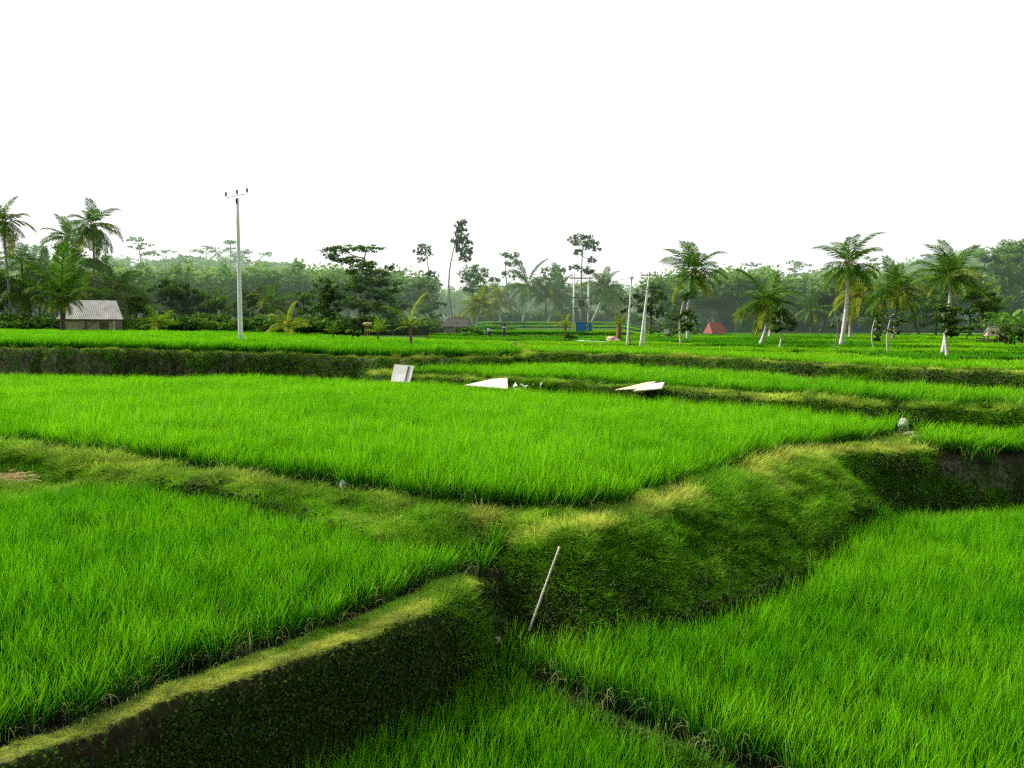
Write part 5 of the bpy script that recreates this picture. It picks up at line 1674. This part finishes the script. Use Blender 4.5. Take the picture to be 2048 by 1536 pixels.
# ------------------------------------------------------------------ people in the fields
def skin_body(name, joints, edges, radii, mat, parent, lvl=2):
    me = bpy.data.meshes.new(name)
    me.from_pydata(joints, edges, [])
    o = obj(name, me, parent)
    md = o.modifiers.new('skin', 'SKIN')
    sv = me.skin_vertices[0].data if me.skin_vertices else None
    if sv is None:
        return o
    for i, r_ in enumerate(radii):
        sv[i].radius = (r_, r_) if not isinstance(r_, tuple) else r_
    sv[0].use_root = True
    s2 = o.modifiers.new('sub', 'SUBSURF'); s2.levels = lvl; s2.render_levels = lvl
    me.materials.append(mat)
    return o


def ensure_skin(me):
    if not me.skin_vertices:
        try:
            import bmesh
            bm = bmesh.new(); bm.from_mesh(me)
            bm.verts.layers.skin.verify(); bm.to_mesh(me); bm.free()
        except Exception as ex:
            print('skin', ex)


def person(px, Y, rz, pose, label):
    x_, _ = Q(px, Y); zb = gz(x_, Y)
    t = thing('person', label, 'person', (x_, Y, zb), rz)
    if pose == 'stand':
        J = {'pel': (0, 0, .92), 'ch': (0, .02, 1.28), 'nk': (0, .01, 1.46), 'hd': (0, -.02, 1.58), 'ht': (0, -.01, 1.70),
             'ls': (.19, 0, 1.40), 'le': (.25, -.02, 1.13), 'lh': (.20, -.18, .94), 'rs': (-.19, 0, 1.40), 're': (-.26, .02, 1.13), 'rh': (-.25, -.10, .90),
             'lk': (.11, -.03, .50), 'lf': (.12, .02, .06), 'lt': (.13, -.14, .03), 'rk': (-.11, -.03, .50), 'rf': (-.13, .03, .06), 'rt': (-.14, -.13, .03)}
    else:
        J = {'pel': (0, .18, .82), 'ch': (0, -.18, .98), 'nk': (0, -.34, .98), 'hd': (0, -.44, .94), 'ht': (0, -.54, .90),
             'ls': (.18, -.26, .95), 'le': (.22, -.34, .68), 'lh': (.14, -.42, .45), 'rs': (-.18, -.26, .95), 're': (-.22, -.36, .68), 'rh': (-.10, -.46, .42),
             'lk': (.12, .06, .45), 'lf': (.13, .12, .06), 'lt': (.13, -.04, .03), 'rk': (-.12, .0, .45), 'rf': (-.14, .04, .06), 'rt': (-.14, -.12, .03)}
    keys = list(J)
    E = [('pel', 'ch'), ('ch', 'nk'), ('nk', 'hd'), ('hd', 'ht'), ('ch', 'ls'), ('ls', 'le'), ('le', 'lh'), ('ch', 'rs'), ('rs', 're'), ('re', 'rh'),
         ('pel', 'lk'), ('lk', 'lf'), ('lf', 'lt'), ('pel', 'rk'), ('rk', 'rf'), ('rf', 'rt')]
    R_ = {'pel': .15, 'ch': .16, 'nk': .055, 'hd': .095, 'ht': .07, 'ls': .07, 'le': .045, 'lh': .035, 'rs': .07, 're': .045, 'rh': .035, 'lk': .065, 'lf': .045, 'lt': .03, 'rk': .065, 'rf': .045, 'rt': .03}

    def mk_(name, ks, grow, mat, lvl=2):
        es = [(ks.index(a), ks.index(b)) for a, b in E if a in ks and b in ks]
        me = bpy.data.meshes.new(name)
        me.from_pydata([J[k] for k in ks], es, [])
        ensure_skin(me)
        o = obj(name, me, t)
        o.modifiers.new('skin', 'SKIN')
        if me.skin_vertices:
            for i, k in enumerate(ks): me.skin_vertices[0].data[i].radius = (R_[k] + grow, R_[k] + grow)
            me.skin_vertices[0].data[0].use_root = True
        s2 = o.modifiers.new('subdivision', 'SUBSURF'); s2.levels = 2; s2.render_levels = 2
        me.materials.append(mat)
    mk_('body', keys, 0, M['skin'])
    mk_('shirt', ['ch', 'pel', 'ls', 'le', 'rs', 're'], .022, M['cloth_dark'] if pose == 'stand' else M['cloth_white'])
    mk_('trousers', ['pel', 'lk', 'lf', 'rk', 'rf'], .018, M['cloth_dark'])
    m_ = MB()
    hd = np.array(J['hd']) * .45 + np.array(J['ht']) * .55
    sphere(m_, hd + np.array([0, .015, .03]), .115, (1, 1, .9), 12, 8)
    obj('hair', m_.mesh('hair', M['hair'], True), t)
    if pose == 'stand':
        m_ = MB(); m_.box((-.05, -.17, 1.22), (.30, .10, .22)); m_.box((.20, -.16, 1.12), (.16, .08, .16))
        obj('bundle', m_.mesh('bundle', M['cloth_white']), t)


person(1008, 86, .4, 'stand', 'person standing in dark clothes holding a white bundle in the far field')
person(978, 84, -.8, 'bend', 'person in a white shirt bending over the crop in the far field')

# ------------------------------------------------------------------ light
SUN_EL, SUN_AZ = math.radians(42), math.radians(-66)    # azimuth from straight ahead, negative = left
sd = Vector((math.sin(SUN_AZ) * math.cos(SUN_EL), math.cos(SUN_AZ) * math.cos(SUN_EL), math.sin(SUN_EL)))
sl_ = bpy.data.lights.new('sun', 'SUN')
sl_.energy = 5.0; sl_.angle = math.radians(3); sl_.color = (1.0, .95, .84)
so = bpy.data.objects.new('sun', sl_); COL.objects.link(so)
so.rotation_euler = sd.to_track_quat('Z', 'Y').to_euler()

w = bpy.data.worlds.new('World'); scn.world = w
w.use_nodes = True
nt = w.node_tree; nt.nodes.clear()
out = N(nt, 'ShaderNodeOutputWorld')
sky = N(nt, 'ShaderNodeTexSky'); sky.sky_type = 'NISHITA'; sky.sun_disc = False
sky.sun_elevation = SUN_EL; sky.sun_rotation = SUN_AZ; sky.dust_density = 4; sky.air_density = 1.0
b1 = N(nt, 'ShaderNodeBackground'); b1.inputs[1].default_value = .05; nt.links.new(sky.outputs[0], b1.inputs[0])
# white sky set brightest ahead, dimmed behind the camera to darken walls facing it
tc = N(nt, 'ShaderNodeTexCoord')
vm = N(nt, 'ShaderNodeVectorMath'); vm.operation = 'DOT_PRODUCT'; vm.inputs[1].default_value = (0.0, .96, .28)
nt.links.new(tc.outputs['Generated'], vm.inputs[0])
mr = N(nt, 'ShaderNodeMapRange'); mr.interpolation_type = 'SMOOTHSTEP'
mr.inputs[1].default_value = -.35; mr.inputs[2].default_value = .62; mr.inputs[3].default_value = .34; mr.inputs[4].default_value = 1.02
nt.links.new(vm.outputs['Value'], mr.inputs[0])
b2 = N(nt, 'ShaderNodeBackground'); b2.inputs[0].default_value = (1, 1, .995, 1); nt.links.new(mr.outputs[0], b2.inputs[1])
ad = N(nt, 'ShaderNodeAddShader'); nt.links.new(b1.outputs[0], ad.inputs[0]); nt.links.new(b2.outputs[0], ad.inputs[1])
nt.links.new(ad.outputs[0], out.inputs[0])

scn.view_settings.view_transform = 'Standard'
scn.view_settings.look = 'None'
scn.view_settings.exposure = 0
scn.render.engine = 'CYCLES'
scn.cycles.max_bounces = 4
scn.cycles.diffuse_bounces = 2
scn.cycles.transmission_bounces = 3
scn.cycles.glossy_bounces = 1
scn.cycles.use_adaptive_sampling = True
scn.cycles.adaptive_threshold = .04
scn.cycles.adaptive_min_samples = 16
scn.cycles.use_denoising = False
scn.cycles.filter_width = 1.3
